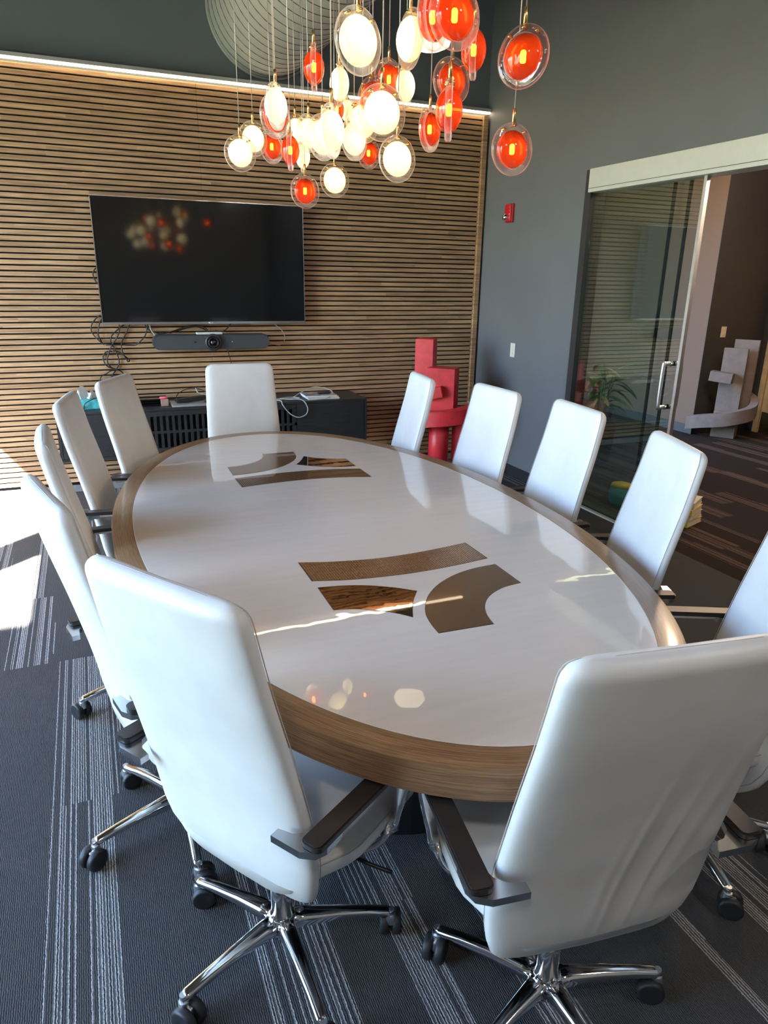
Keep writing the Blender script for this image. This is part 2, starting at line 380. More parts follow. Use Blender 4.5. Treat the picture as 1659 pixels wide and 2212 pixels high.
def bm_box(bm, c, s, rot=None, bev=0, seg=2):
    r = bmesh.ops.create_cube(bm, size=1.0); vs_ = r['verts']
    for v in vs_: v.co = Vector((v.co.x * s[0], v.co.y * s[1], v.co.z * s[2]))
    if bev:
        es = list({e for v in vs_ for e in v.link_edges})
        rr = bmesh.ops.bevel(bm, geom=es, offset=bev, segments=seg, affect='EDGES', profile=.5)
        vs_ = list({v for f in rr['faces'] for v in f.verts} | {v for v in vs_ if v.is_valid})
    mat = (rot if rot is not None else Matrix.Identity(3))
    for v in vs_: v.co = mat @ v.co + Vector(c)
def box(name, c, s, mat, parent=None, rot=None, bev=0, seg=2, smooth=False):
    bm = bmesh.new(); bm_box(bm, c, s, rot, bev, seg)
    me = bpy.data.meshes.new(name); bm.to_mesh(me); bm.free()
    if smooth: me.polygons.foreach_set('use_smooth', [True] * len(me.polygons))
    return link_mesh(name, me, mat, parent)
def boxes(name, lst, mat, parent=None, bev=0):
    bm = bmesh.new()
    for c, s in lst: bm_box(bm, c, s, None, bev)
    me = bpy.data.meshes.new(name); bm.to_mesh(me); bm.free()
    return link_mesh(name, me, mat, parent)
def cbox(name, a, b_, mat, parent=None, bev=0, **k):   # by corners
    a, b_ = Vector(a), Vector(b_); return box(name, (a + b_) / 2, [abs(q) for q in (b_ - a)], mat, parent, bev=bev, **k)
def catmull(pts, n=8, closed=False):
    P = [Vector(p) for p in pts]; out = []
    m = len(P)
    for i in range(m if closed else m - 1):
        p0 = P[(i - 1) % m] if (closed or i > 0) else P[0] * 2 - P[1]
        p1 = P[i]; p2 = P[(i + 1) % m]
        p3 = P[(i + 2) % m] if (closed or i + 2 < m) else P[-1] * 2 - P[-2]
        for k in range(n):
            t = k / n
            out.append(.5 * ((2 * p1) + (-p0 + p2) * t + (2 * p0 - 5 * p1 + 4 * p2 - p3) * t * t + (-p0 + 3 * p1 - 3 * p2 + p3) * t ** 3))
    if not closed: out.append(P[-1])
    return out
def sweep_mesh(name, path, secs, closed=False, up=Vector((0, 0, 1)), e=2.0, ns=10, smooth=True):
    """path: points, secs: (half width, half height) each or one; section a superellipse; up fixes the frame"""
    path = [Vector(p) for p in path]; n = len(path)
    if not isinstance(secs, list): secs = [secs] * n
    verts, faces = [], []
    prev = None
    for i, p in enumerate(path):
        if closed: t = path[(i + 1) % n] - path[i - 1]
        else: t = path[min(i + 1, n - 1)] - path[max(i - 1, 0)]
        t.normalize()
        if up is None:
            if prev is None:
                a = Vector((0, 0, 1)) if abs(t.z) < .9 else Vector((1, 0, 0)); s = t.cross(a).normalized()
            else: s = (prev - t * prev.dot(t)).normalized()
            prev = s
        else:
            s = t.cross(up)
            if s.length < .05: s = prev if prev is not None else Vector((1, 0, 0))
            s = (s - t * s.dot(t)).normalized(); prev = s
        u = s.cross(t).normalized()
        a, b_ = secs[i]
        for k in range(ns):
            th = 2 * PI * k / ns; c_, s_ = math.cos(th), math.sin(th)
            cx = abs(c_) ** (2 / e) * (1 if c_ >= 0 else -1); sx = abs(s_) ** (2 / e) * (1 if s_ >= 0 else -1)
            verts.append(p + s * (a * cx) + u * (b_ * sx))
    for i in range(n if closed else n - 1):
        for k in range(ns):
            j = (i + 1) % n
            faces.append((i * ns + k, i * ns + (k + 1) % ns, j * ns + (k + 1) % ns, j * ns + k))
    if not closed:
        faces.append(tuple(range(ns))); faces.append(tuple((n - 1) * ns + k for k in reversed(range(ns))))
    return mesh_from(name, verts, faces, smooth)
def sweep(name, path, secs, mat, parent=None, **k):
    return link_mesh(name, sweep_mesh(name, path, secs, **k), mat, parent)
def tube(name, path, r, mat, parent=None, ns=6, sm=5, closed=False):
    pts = catmull(path, sm, closed) if sm > 1 else [Vector(p) for p in path]
    return sweep(name, pts, (r, r), mat, parent, up=None, ns=ns, closed=closed)
def lathe_mesh(name, prof, n=24, axis='z', closed=True):
    verts, faces = [], []
    m = len(prof)
    for r, z in prof:
        for k in range(n):
            a = 2 * PI * k / n; c_, s_ = r * math.cos(a), r * math.sin(a)
            verts.append({'z': (c_, s_, z), 'y': (c_, z, s_), 'x': (z, c_, s_)}[axis])
    for i in range(m - 1):
        for k in range(n): faces.append((i * n + k, i * n + (k + 1) % n, (i + 1) * n + (k + 1) % n, (i + 1) * n + k))
    if closed:
        faces.append(tuple(range(n))); faces.append(tuple((m - 1) * n + k for k in reversed(range(n))))
    return mesh_from(name, verts, faces, True)
def lathe(name, prof, mat, parent=None, n=24, axis='z', loc=(0, 0, 0), closed=True):
    o = link_mesh(name, lathe_mesh(name, prof, n, axis, closed), mat, parent); o.location = loc
    return o
def sharp(o, ang=35):
    me = o.data
    try:
        me.set_sharp_from_angle(angle=math.radians(ang))
    except Exception: pass
    return o
def prism(name, poly, z0, z1, mat, parent=None, bev=0):
    n = len(poly); verts = [(x, y, z0) for x, y in poly] + [(x, y, z1) for x, y in poly]
    faces = [tuple(range(n))[::-1], tuple(range(n, 2 * n))] + [(i, (i + 1) % n, n + (i + 1) % n, n + i) for i in range(n)]
    return link_mesh(name, mesh_from(name, verts, faces), mat, parent)
def copy_tree(o, parent=None):
    c = o.copy(); col.objects.link(c); c.parent = parent
    for ch in list(o.children): copy_tree(ch, c)
    return c

# ------------------------------------------------------------------ the room shell
HX = 8.6                     # the hallway reaches this far
fl = cbox('floor', (XL - .1, YF - .1, -.12), (XR + .04, YB + .15, 0), MT['carpet']); tag(fl, kind='structure')
fl = cbox('floor_hall', (XR + .04, YF - .1, -.12), (HX, 9.2, 0), MT['carpet_hall_warm_lit']); tag(fl, kind='structure')
ce = cbox('ceiling', (XL - .1, YF - .1, ZC), (XR + .12, YB + .2, ZC + .12), MT['ceiling']); tag(ce, kind='structure')
wb = cbox('wall_back', (XL - .1, YB, 0), (XR + .12, YB + .15, ZC), MT['wall_top']); tag(wb, kind='structure')
wf = cbox('wall_front', (XL - .1, YF - .12, 0), (XR + .12, YF, ZC), MT['wall_plain']); tag(wf, kind='structure')
# right wall with the sliding door opening y 1.45 .. 4.5, z 0 .. 2.42
DY0, DY1, DZ = 1.45, 4.50, 2.42
wr = boxes('wall_right', [((XR + .06, (DY1 + YB) / 2, ZC / 2), (.12, YB - DY1, ZC)),
                          ((XR + .06, (DY0 + YF) / 2, ZC / 2), (.12, DY0 - YF, ZC)),
                          ((XR + .06, (DY0 + DY1) / 2, (DZ + ZC) / 2), (.12, DY1 - DY0, ZC - DZ))], MT['wall'])
tag(wr, kind='structure')
# left wall: windows up to 3.0 m with a column at y 2.6..2.85
wl = boxes('wall_left', [((XL - .1, (YF + YB) / 2, (3.0 + ZC) / 2), (.2, YB - YF, ZC - 3.0)),
                         ((XL - .1, 2.72, 1.5), (.2, .27, 3.0)),
                         ((XL - .1, 5.78, 1.5), (.2, .34, 3.0)),
                         ((XL - .1, -.95, 1.5), (.2, 3.3, 3.0)),
                         ((XL - .1, (YF + YB) / 2, .05), (.2, YB - YF, .10))], MT['wall_plain'])
tag(wl, kind='structure')
for i, (y0, y1) in enumerate(((2.855, 5.61), (.70, 2.585))):
    wn = bpy.data.objects.new('window_%d' % (i + 1), None); col.objects.link(wn); wn.location = (XL - .1, (y0 + y1) / 2, .1); tag(wn, kind='structure')
    yc = (y1 - y0) / 2
    box('window_frame', (0, -yc + .03, 1.45), (.08, .06, 2.9), MT['mullion'], wn)
    box('window_frame', (0, yc - .03, 1.45), (.08, .06, 2.9), MT['mullion'], wn)
    box('window_frame', (0, 0, .03), (.08, 2 * yc - .12, .06), MT['mullion'], wn)
    box('window_frame', (0, 0, 2.87), (.08, 2 * yc - .12, .06), MT['mullion'], wn)
    box('window_pane', (0, 0, 1.45), (.012, 2 * yc - .12, 2.78), MT['window_glass'], wn)
# trims and baseboards
bb = cbox('baseboard_back', (XL, YB - .02, 0), (XR, YB, .055), MT['base_grey']); tag(bb, kind='structure')
bb = boxes('baseboard_right', [((XR - .006, (DY1 + .02 + YB) / 2, .05), (.012, YB - DY1 - .02, .10)), ((XR - .006, (YF + DY0) / 2, .05), (.012, DY0 - YF, .10))], MT['base']); tag(bb, kind='structure')
tr = cbox('trim_1', (3.335, YB - .05, .055), (3.378, YB, 3.0), MT['slat']); tag(tr, kind='structure')

# slats: one object each, children of the back wall
felt = cbox('felt_backing', (XL, YB - .012, .055), (3.336, YB - .001, 3.0), MT['felt'], wb)
PITCH = .0401; cols = ((XL, -1.47), (-1.4685, .93), (.9315, 3.334))
smesh = []
for x0, x1 in cols:
    bm = bmesh.new(); bm_box(bm, (0, 0, 0), (x1 - x0, .020, .0292), None, .0012, 1)
    me = bpy.data.meshes.new('slat'); bm.to_mesh(me); bm.free(); me.materials.append(MT['slat']); smesh.append(me)
z = 2.985
while z > .06:
    for (x0, x1), me in zip(cols, smesh):
        o = bpy.data.objects.new('slat', me); col.objects.link(o); o.parent = wb
        o.location = ((x0 + x1) / 2, YB - .022 + random.uniform(-.0006, .0006), z)
    z -= PITCH
# LED strip on top of the slats
led = thing('led_strip', 'long warm white light strip running along the top of the slatted wall', 'light', (0, YB - .03, 3.03))
cbox('channel', (XL + .01, -.035, -.002), (XR - .01, .025, .022), MT['alu'], led)
cbox('diffuser', (XL + .012, -.028, -.014), (XR - .012, .002, -.002), MT['led'], led)

# spiral duct coming out of the back wall towards the camera
duct = thing('spiral_duct', 'large grey spiral air duct hanging near the dark ceiling', 'duct', (1.475, YB, 3.515))
DR, DL = .425, 6.0
lathe('duct_shell', [(DR, 0), (DR, -DL)], MT['duct'], duct, 64, 'y', closed=False)
pts = []
turns = int(DL / .115)
for i in range(turns * 40 + 1):
    a = 2 * PI * i / 40; pts.append(((DR + .001) * math.cos(a), -.115 * i / 40, (DR + .001) * math.sin(a)))
sweep('seam', pts, (.003, .003), MT['duct_seam'], duct, up=None, ns=4)
lathe('wall_collar', [(DR + .002, -.002), (DR + .014, -.006), (DR + .014, -.02), (DR + .002, -.024)], MT['duct'], duct, 64, 'y', closed=False)
hb = boxes('hanger_strut', [((-.17, -.62, .30), (.03, .006, 1.0))], MT['satin'], duct)
for k in range(6): pass

# ------------------------------------------------------------------ sliding glass door
door = bpy.data.objects.new('door_1', None); col.objects.link(door); tag(door, kind='structure'); door.location = (XR, 0, 0)
cbox('jamb', (-.004, DY1 - .065, 0), (.125, DY1, DZ), MT['frame_dark'], door)
cbox('header', (-.03, DY0, DZ - .152), (.11, DY1 - .065, DZ), MT['header'], door, bev=.003)
cbox('header_groove', (-.0312, DY0, DZ - .128), (-.0298, DY1 - .066, DZ - .125), MT['frame_dark'], door)
cbox('floor_track', (.02, 3.40, 0), (.05, DY1 - .065, .012), MT['header'], door)
cbox('glass_pane', (.018, 3.42, .012), (.028, 4.43, DZ - .152), MT['glass'], door)
cbox('edge_strip', (.010, 3.398, .012), (.036, 3.42, DZ - .152), MT['satin'], door)
for x_, y_ in ((.070, 3.70), (.100, 3.60)):
    cbox('glass_pane', (x_, y_ + .02, .012), (x_ + .010, 4.43, DZ - .152), MT['glass'], door)
    cbox('glass_edge', (x_ - .001, y_, .012), (x_ + .011, y_ + .020, DZ - .152), MT['glass_edge'], door)
for sx in (-1, 1):
    x0 = .010 if sx < 0 else .036
    p = [(x0, 3.47, .915), (x0 + sx * .045, 3.47, .915), (x0 + sx * .06, 3.47, .93), (x0 + sx * .06, 3.47, 1.175), (x0 + sx * .045, 3.47, 1.19), (x0, 3.47, 1.19)]
    if sx < 0: hd = sweep('pull_handle', [Vector(q) for q in catmull(p, 5)], (.0125, .0125), MT['satin'], door, up=None, ns=14)
    else: sweep('pull_handle', [Vector(q) for q in catmull(p, 5)], (.0125, .0125), MT['satin'], door, up=None, ns=14)
    for zz in (.915, 1.19):
        lathe('collar', [(.0155, 0), (.0155, sx * .005)], MT['black'], door, 16, 'x', loc=(.023 + sx * .006, 3.47, zz))
    for zz in (.915, 1.19):
        lathe('rosette', [(.017, 0), (.017, sx * .008), (.013, sx * .010)], MT['chrome'], door, 16, 'x', loc=(.023 + sx * .013, 3.47, zz))

# ------------------------------------------------------------------ hallway beyond
h = cbox('ceiling_hall', (XR + .12, DY0 - 2.5, 2.9), (HX, 9.2, 3.0), MT['ceiling']); tag(h, kind='structure')
h = cbox('wall_hall_pillar', (6.41, 6.07, 0), (7.2, 9.2, 2.9), MT['taupe']); tag(h, kind='structure')
h = cbox('wall_hall_dark', (6.4102, 6.066, 0), (7.30, 6.07, 2.9), MT['hall_dark']); tag(h, kind='structure')
h = cbox('wall_hall_end', (7.30, -1.2, 0), (7.42, 6.07, 2.9), MT['hall_dark']); tag(h, kind='structure')
h = cbox('wall_hall_back', (XR + .12, 9.1, 0), (6.41, 9.2, 2.9), MT['hall_dark']); tag(h, kind='structure')
h = cbox('wall_hall_front', (XR + .12, -1.2, 0), (HX, -1.08, 2.9), MT['hall_dark']); tag(h, kind='structure')
h = cbox('baseboard_hall_left', (6.398, 6.066, 0), (6.41, 9.1, .10), MT['base']); tag(h, kind='structure')
h = cbox('baseboard_hall_back', (6.398, 6.054, 0), (7.30, 6.066, .10), MT['base']); tag(h, kind='structure')
h = cbox('baseboard_hall_right', (7.288, -1.0, 0), (7.30, 6.04, .10), MT['base']); tag(h, kind='structure')
d2 = bpy.data.objects.new('door_2', None); col.objects.link(d2); tag(d2, kind='structure'); d2.location = (7.285, 5.42, 0)
box('door_frame', (-.01, .5, 1.05), (.05, .07, 2.1), MT['oak_door'], d2, bev=.004)
box('door_frame', (-.01, -.5, 1.05), (.05, .07, 2.1), MT['oak_door'], d2, bev=.004)
box('door_frame', (-.01, 0, 2.13), (.05, 1.07, .07), MT['oak_door'], d2, bev=.004)
box('door_leaf', (0, 0, 1.04), (.03, .93, 2.07), MT['oak_door'], d2)
box('kick_plate', (-.018, 0, .13), (.006, .9, .24), MT['brass'], d2)

# outside
g = cbox('ground', (-60, -40, -.4), (XL - .2, 50, -.3), MT['ground']); tag(g, kind='structure')
g = cbox('wall_sun_block', (-9.0, -.62, -.3), (XL - .2, -.5, 5.644), MT['concrete']); tag(g, kind='structure')  # unseen wall added outside to keep the sun off the near floor

# ------------------------------------------------------------------ table
TX, TY, TA, TB, TN = .888, 2.610, .880, 1.678, 2.09
def sup(a, b_, th, n=TN):
    c_, s_ = math.cos(th), math.sin(th)
    return (TX + a * abs(c_) ** (2 / n) * (1 if c_ >= 0 else -1), TY + b_ * abs(s_) ** (2 / n) * (1 if s_ >= 0 else -1))
NT = 160
def even(a, b_, inset):
    P = [Vector((*sup(a, b_, 2 * PI * i / 720), 0)) for i in range(720)]
    if inset:
        Q = []
        for i, p in enumerate(P):
            t = (P[(i + 1) % 720] - P[i - 1]).normalized(); n_ = Vector((-t.y, t.x, 0)); Q.append(p + n_ * inset)
        P = Q
    return P
def resample(P, n):
    L = [0]
    for i in range(len(P)): L.append(L[-1] + (P[(i + 1) % len(P)] - P[i]).length)
    out = []; j = 0
    for k in range(n):
        d = L[-1] * k / n
        while L[j + 1] < d: j += 1
        f = (d - L[j]) / max(1e-9, L[j + 1] - L[j]); out.append(P[j].lerp(P[(j + 1) % len(P)], f))
    return out, L[-1]
outer, OL = resample(even(TA, TB, 0), NT)
def inset_loop(d):
    Q = []
    for i, p in enumerate(outer):
        t = (outer[(i + 1) % NT] - outer[i - 1]).normalized(); Q.append(p + Vector((-t.y, t.x, 0)) * d)
    return Q
table = thing('conference_table', 'long oval conference table with glossy white top and walnut edge', 'table', (TX, TY, 0))
def loc_(v): return Vector((v[0] - TX, v[1] - TY, v[2]))
ZT, TH = .75, .078
prof = [(.078, ZT - .008, 0), (.078, ZT - .0005, .003), (.0775, ZT, .004), (.003, ZT, .078), (.0008, ZT - .0008, .081), (0, ZT - .003, .084), (0, ZT - TH + .003, .155), (.003, ZT - TH, .158), (.20, ZT - TH, .36)]
verts, faces, uvv = [], [], []
loops_ = [inset_loop(d) for d, _, _ in prof]
for (d, z_, v), lp in zip(prof, loops_):
    for p in lp: verts.append(loc_((p.x, p.y, z_)))
for j in range(len(prof) - 1):
    for i in range(NT): faces.append((j * NT + i, j * NT + (i + 1) % NT, (j + 1) * NT + (i + 1) % NT, (j + 1) * NT + i))
me = bpy.data.meshes.new('wood_rim'); me.from_pydata(verts, [], faces)
uvl = me.uv_layers.new(name='UVMap')
for pi, p in enumerate(me.polygons):
    j, i = divmod(pi, NT)
    for li, vi in zip(p.loop_indices, p.vertices):
        jj, ii = divmod(vi, NT); u = OL * ((i + 1) if (ii == (i + 1) % NT and ii != i) else i) / NT
        uvl.data[li].uv = (u, prof[jj][2])
me.polygons.foreach_set('use_smooth', [True] * len(me.polygons))
bm = bmesh.new(); bm.from_mesh(me); bmesh.ops.recalc_face_normals(bm, faces=bm.faces); bm.to_mesh(me); bm.free()
rim = link_mesh('wood_rim', me, MT['table_wood'], table); sharp(rim, 30)
def slab(name, loop, z0, z1, mat, parent):
    n = len(loop); return prism(name, [(p.x - TX, p.y - TY) for p in loop], z0, z1, mat, parent)
slab('rim_joint', inset_loop(.078), ZT - .02, ZT - .0006, MT['white_line'], table)
slab('white_top', inset_loop(.0805), ZT - .03, ZT, MT['table_white'], table)
slab('substrate', inset_loop(.10), ZT - TH + .001, ZT - .031, MT['black'], table)
INL = dict(
 near_strip=('strip', [[0.589, 2.151], [0.70, 2.118], [0.84, 2.095], [0.961, 2.093], [1.092, 2.104], [1.215, 2.123], [1.216, 1.962], [1.093, 1.946], [0.969, 1.937], [0.853, 1.939], [0.711, 1.955], [0.588, 1.988]], [0, 5, 6, 11]),
 near_mirror=('mirror', [[0.589, 1.933], [0.67, 1.919], [0.745, 1.892], [0.813, 1.851], [0.871, 1.803], [0.839, 1.757], [0.811, 1.706], [0.784, 1.646], [0.746, 1.689], [0.695, 1.728], [0.638, 1.756], [0.586, 1.768]], [0, 4, 7, 11]),
 near_matte=('matte', [[1.214, 1.903], [1.122, 1.895], [1.037, 1.869], [0.958, 1.823], [0.895, 1.764], [0.852, 1.700], [0.828, 1.645], [0.817, 1.589], [0.813, 1.535], [0.984, 1.528], [0.991, 1.572], [1.010, 1.623], [1.042, 1.668], [1.085, 1.704], [1.145, 1.731], [1.212, 1.741]], [0, 8, 9, 15]))
def inlay_poly(pts, corners):
    out = []
    cs = corners + [corners[0] + len(pts)]
    for a, b_ in zip(cs[:-1], cs[1:]):
        seg = [(*pts[i % len(pts)], 0) for i in range(a, b_ + 1)]
        if len(seg) > 2: seg = catmull(seg, 4)
        out += [Vector(s) for s in seg[:-1]]
    return [(p.x - TX, p.y - TY) for p in out]
for flip in (0, 1):
    for k, (mname, pts, cr) in INL.items():
        pl = inlay_poly(pts, cr)
        if flip: pl = [(-(x_) + 2 * (.903 - TX), -(y_) + 2 * (2.615 - TY)) for x_, y_ in pl]
        cx = sum(p[0] for p in pl) / len(pl); cy = sum(p[1] for p in pl) / len(pl)
        mk = MT[mname]
        if mname == 'mirror' and flip: mk = MT['mirror']
        prism('inlay_border', [(cx + (x_ - cx) * 1.012, cy + (y_ - cy) * 1.02) for x_, y_ in pl], ZT - .01, ZT + .0002, MT['inlay_edge'], table)
        o = prism('inlay_panel', pl, ZT - .01, ZT + .0006, mk, table)
        o['label'] = {'strip': 'curved ribbed bronze inlay', 'mirror': 'polished copper inlay', 'matte': 'matte bronze crescent inlay'}[mname]
for dy in (-.72, .72):
    n = 40
    o = prism('pedestal', [(.33 * math.cos(2 * PI * i / n) - .0, dy + .30 * math.sin(2 * PI * i / n)) for i in range(n)], .0, ZT - TH, MT['black'], table)

# ------------------------------------------------------------------ chairs
def loft(name, st, mat, parent, ns=36, taper=0.0):
    """st: list of (centre Vector, normal Vector, half width, half thickness, bow)"""
    verts, faces = [], []
    for c, n_, wd, th, bow in st:
        for k in range(ns):
            a = 2 * PI * k / ns; c_, s_ = math.cos(a), math.sin(a)
            x_ = wd * abs(c_) ** (2 / 7.0) * (1 if c_ >= 0 else -1); q = abs(s_) ** (2 / 2.6) * (1 if s_ >= 0 else -1)
            if q < 0: x_ *= 1 + taper * q
            verts.append(c + Vector((x_, 0, 0)) + n_ * (th * q + bow * (x_ / max(wd, .01)) ** 2))
    m = len(st)
    for i in range(m - 1):
        for k in range(ns): faces.append((i * ns + k, i * ns + (k + 1) % ns, (i + 1) * ns + (k + 1) % ns, (i + 1) * ns + k))
    faces.append(tuple(range(ns))); faces.append(tuple((m - 1) * ns + k for k in range(ns)))
    o = link_mesh(name, mesh_from(name, verts, faces, True), mat, parent)
    return o
BACK = [(-.292, 1.135), (-.255, .96), (-.208, .78), (-.170, .62), (-.150, .52), (-.138, .44), (-.118, .372), (-.075, .328), (-.015, .308), (.06, .302)]
WT, WM = .213, .245
def path_yz(pts, n):
    P = catmull([(0, y_, z_) for y_, z_ in pts], 12)
    L = [0]
    for a, b_ in zip(P[:-1], P[1:]): L.append(L[-1] + (b_ - a).length)
    out = []; j = 0
    def at(d):
        j = 0
        while j < len(L) - 2 and L[j + 1] < d: j += 1
        f = (d - L[j]) / (L[j + 1] - L[j]); return P[j].lerp(P[j + 1], f), (P[j + 1] - P[j]).normalized()
    return at, L[-1]
def make_chair():
    t = thing('office_chair', '', 'chair')
    at, L = path_yz(BACK, 0)
    ss = [0, .002, .006, .012, .02, .03, .042] + [.042 + (L - .20 - .042) * k / 16 for k in range(1, 17)] + [L - .20 + .20 * k / 12 for k in range(1, 13)]
    st = []; edge_f = {-1: [], 1: []}
    R1_, RB = .042, .38
    for s in ss:
        c, tg = at(min(s, L - 1e-4)); n_ = Vector((0, -tg.z, tg.y))   # forward-ish normal
        if n_.y < 0 and c.z > .45: n_ = -n_
        n_ = Vector((0, -tg.z, tg.y)); 
        if tg.z < 0: n_ = Vector((0, -tg.z, tg.y))
        f = min(1, s / (L - .22)); W = WT + (WM - WT) * (f ** .8)
        if s < R1_: W -= R1_ - math.sqrt(max(0, R1_ ** 2 - (R1_ - s) ** 2))
        sb = L - s
        if sb < RB: W -= (RB - math.sqrt(max(0, RB ** 2 - (RB - sb) ** 2))) * .74
        T = .027
        if s < .025: T *= math.sqrt(max(.02, 1 - ((.025 - s) / .025) ** 2))
        if sb < .08: T *= .45 + .55 * sb / .08
        st.append((c, n_, max(W, .03), T, .006))
    bk = loft('backrest', st, MT['leather'], t)
    # raised seams that outline the front and rear faces of the back
    for side, off in ((1, .55), (-1, .55)):
        pl = []
        for c, n_, W, T, bow in st[2:-3]: pl.append(c + Vector((-W * .985, 0, 0)) + n_ * (side * T * off + bow))
        pr = [Vector((-p.x, p.y, p.z)) for p in pl]
        if side < 0: continue
        top = pl[::-1] + [Vector((st[1][2] * x_, 0, 0)) + st[1][0] + st[1][1] * (side * .5 * st[1][3]) + Vector((0, 0, .0015)) for x_ in (-.7, -.3, .3, .7)] + pr
        sweep('seam', top, (.0011, .0011), MT['seam'], bk, up=None, ns=4)
    # seat
    SE = [(-.150, .436), (-.05, .432), (.06, .428), (.17, .430), (.25, .434), (.29, .432)]
    at2, L2 = path_yz(SE, 0); st2 = []
    for s in [0] + [L2 * k / 14 for k in range(1, 12)] + [L2 - .05, L2 - .035, L2 - .02, L2 - .01, L2 - .003, L2]:
        c, tg = at2(min(s, L2 - 1e-4)); n_ = Vector((0, -tg.z, tg.y)); sb = L2 - s
        T = .047; W = .243 - .008 * s / L2 - .055 * max(0, 1 - s / .14)
        if sb < .05: T *= math.sqrt(max(.03, 1 - ((.05 - sb) / .05) ** 2)); 
        if sb < .05: W -= .05 - math.sqrt(max(0, .05 ** 2 - (.05 - sb) ** 2))
        c = Vector(c); c.z += -.004 + .004 * math.cos(2 * PI * s / L2) - (.006 if sb < .1 else 0) * (1 - sb / .1)
        st2.append((c, n_, W, T, .008))
    se = loft('seat', st2, MT['leather'], t, taper=.16)
    for sx in (-1, 1):
        sweep('seam', [c + Vector((sx * W * .985, 0, 0)) + n_ * (T * .55 + bow) for c, n_, W, T, bow in st2[1:-3]], (.0011, .0011), MT['seam'], se, up=None, ns=4)
    # arms
    for sx in (-1, 1):
        # bracket plate that comes out of the back and turns under the pad
        pl_ = [(.196, -.228), (.196, -.206), (.228, -.200), (.250, -.182), (.262, -.148), (.304, -.140), (.306, -.190), (.296, -.214), (.268, -.228)]
        a = prism('arm_frame', [(sx * x_, y_) for x_, y_ in pl_], .634, .650, MT['arm_metal'], t)
        rail = boxes('arm_rail', [((sx * .282, -.02, .646), (.036, .26, .009))], MT['satin'], a)
        p = [(sx * .2815, .09, .646), (sx * .281, .135, .645), (sx * .279, .158, .630), (sx * .272, .158, .590), (sx * .258, .145, .50), (sx * .248, .128, .425), (sx * .212, .105, .372), (sx * .12, .07, .335)]
        P = catmull(p, 4); secs = [((.018, .006) if q.z > .62 else (.020, .0085)) for q in P]
        sweep('arm_blade', P, secs, MT['chrome'], a, up=Vector((sx * .25, .35, 1)).normalized(), e=3.2, ns=14)
        n_c = 6; X0, X1, Y0, Y1, rc_ = .259, .307, -.216, .150, .014
        pp = []
        for (cx_, cy_, a0_) in ((X1 - rc_, Y1 - rc_, 0), (X0 + rc_, Y1 - rc_, 90), (X0 + rc_, Y0 + rc_, 180), (X1 - rc_, Y0 + rc_, 270)):
            for k in range(n_c): an = math.radians(a0_ + 90 * k / (n_c - 1)); pp.append((sx * (cx_ + rc_ * math.cos(an)), cy_ + rc_ * math.sin(an)))
        bm = bmesh.new(); vv = [bm.verts.new((x_, y_, .651)) for x_, y_ in pp]; vt = [bm.verts.new((x_, y_, .6645)) for x_, y_ in pp]
        bm.faces.new(vv[::-1]); tf = bm.faces.new(vt)
        for k in range(len(pp)): bm.faces.new((vv[k], vv[(k + 1) % len(pp)], vt[(k + 1) % len(pp)], vt[k]))
        bmesh.ops.recalc_face_normals(bm, faces=bm.faces)
        bmesh.ops.bevel(bm, geom=list(tf.edges), offset=.003, segments=2, affect='EDGES')
        me = bpy.data.meshes.new('arm_pad'); bm.to_mesh(me); bm.free(); link_mesh('arm_pad', me, MT['pad'], a)
    # column, mechanism, star base
    lathe('column', [(.016, .335), (.016, .26), (.026, .258), (.027, .15), (.031, .125), (.034, .115)], MT['chrome'], t, 24)
    mech = boxes('tilt_mechanism', [((0, .10, .345), (.17, .16, .055)), ((0, .0, .288), (.10, .12, .028))], MT['black'], t, bev=.004)
    tube('lever', [(.06, .06, .345), (.20, .08, .335), (.27, .10, .325)], .005, MT['black'], t, 8)
    lathe('star_base', [(.040, .070), (.043, .085), (.041, .112), (.034, .120)], MT['chrome'], t, 24)
    sb_ = [c for c in t.children if c.name.startswith('star_base')][0]
    lm = sweep_mesh('leg', [(.015, 0, .098), (.06, 0, .100), (.14, 0, .098), (.22, 0, .091), (.275, 0, .083), (.292, 0, .080)],
                    [(.027, .022), (.023, .021), (.018, .016), (.015, .0125), (.0145, .0105), (.010, .007)], e=3.0, ns=14)
    lm.materials.append(MT['chrome'])
    bm = bmesh.new(); bm_box(bm, (0, 0, .0), (.001, .001, .001)); bm.free()
    # caster: stem + hood, two wheels
    cb = bmesh.new()
    bmesh.ops.create_cone(cb, cap_ends=True, segments=12, radius1=.008, radius2=.008, depth=.028, matrix=Matrix.Translation((0, 0, .066)))
    bmesh.ops.create_cone(cb, cap_ends=True, segments=14, radius1=.013, radius2=.011, depth=.022, matrix=Matrix.Translation((0, 0, .052)))
    bm_box(cb, (.012, 0, .040), (.020, .010, .024), None, .003)
    cme = bpy.data.meshes.new('caster'); cb.to_mesh(cme); cb.free(); cme.materials.append(MT['satin'])
    wm = lathe_mesh('wheel', [(.010, -.0105), (.024, -.0105), (.028, -.008), (.0295, -.003), (.0295, .006), (.027, .0095), (.024, .0105), (.010, .0085)], 22, 'y'); wm.materials.append(MT['wheel'])
    for k in range(5):
        l = bpy.data.objects.new('leg', lm); col.objects.link(l); l.parent = sb_; l.rotation_euler = (0, 0, 2 * PI * k / 5)
    for k in range(5):
        c = bpy.data.objects.new('caster', cme); col.objects.link(c); c.parent = t
        for q in (-1, 1):
            w_ = bpy.data.objects.new('wheel', wm); col.objects.link(w_); w_.parent = c; w_.location = (.012, q * .0145, .0295)
            if q < 0: w_.rotation_euler = (0, 0, PI)
    return t
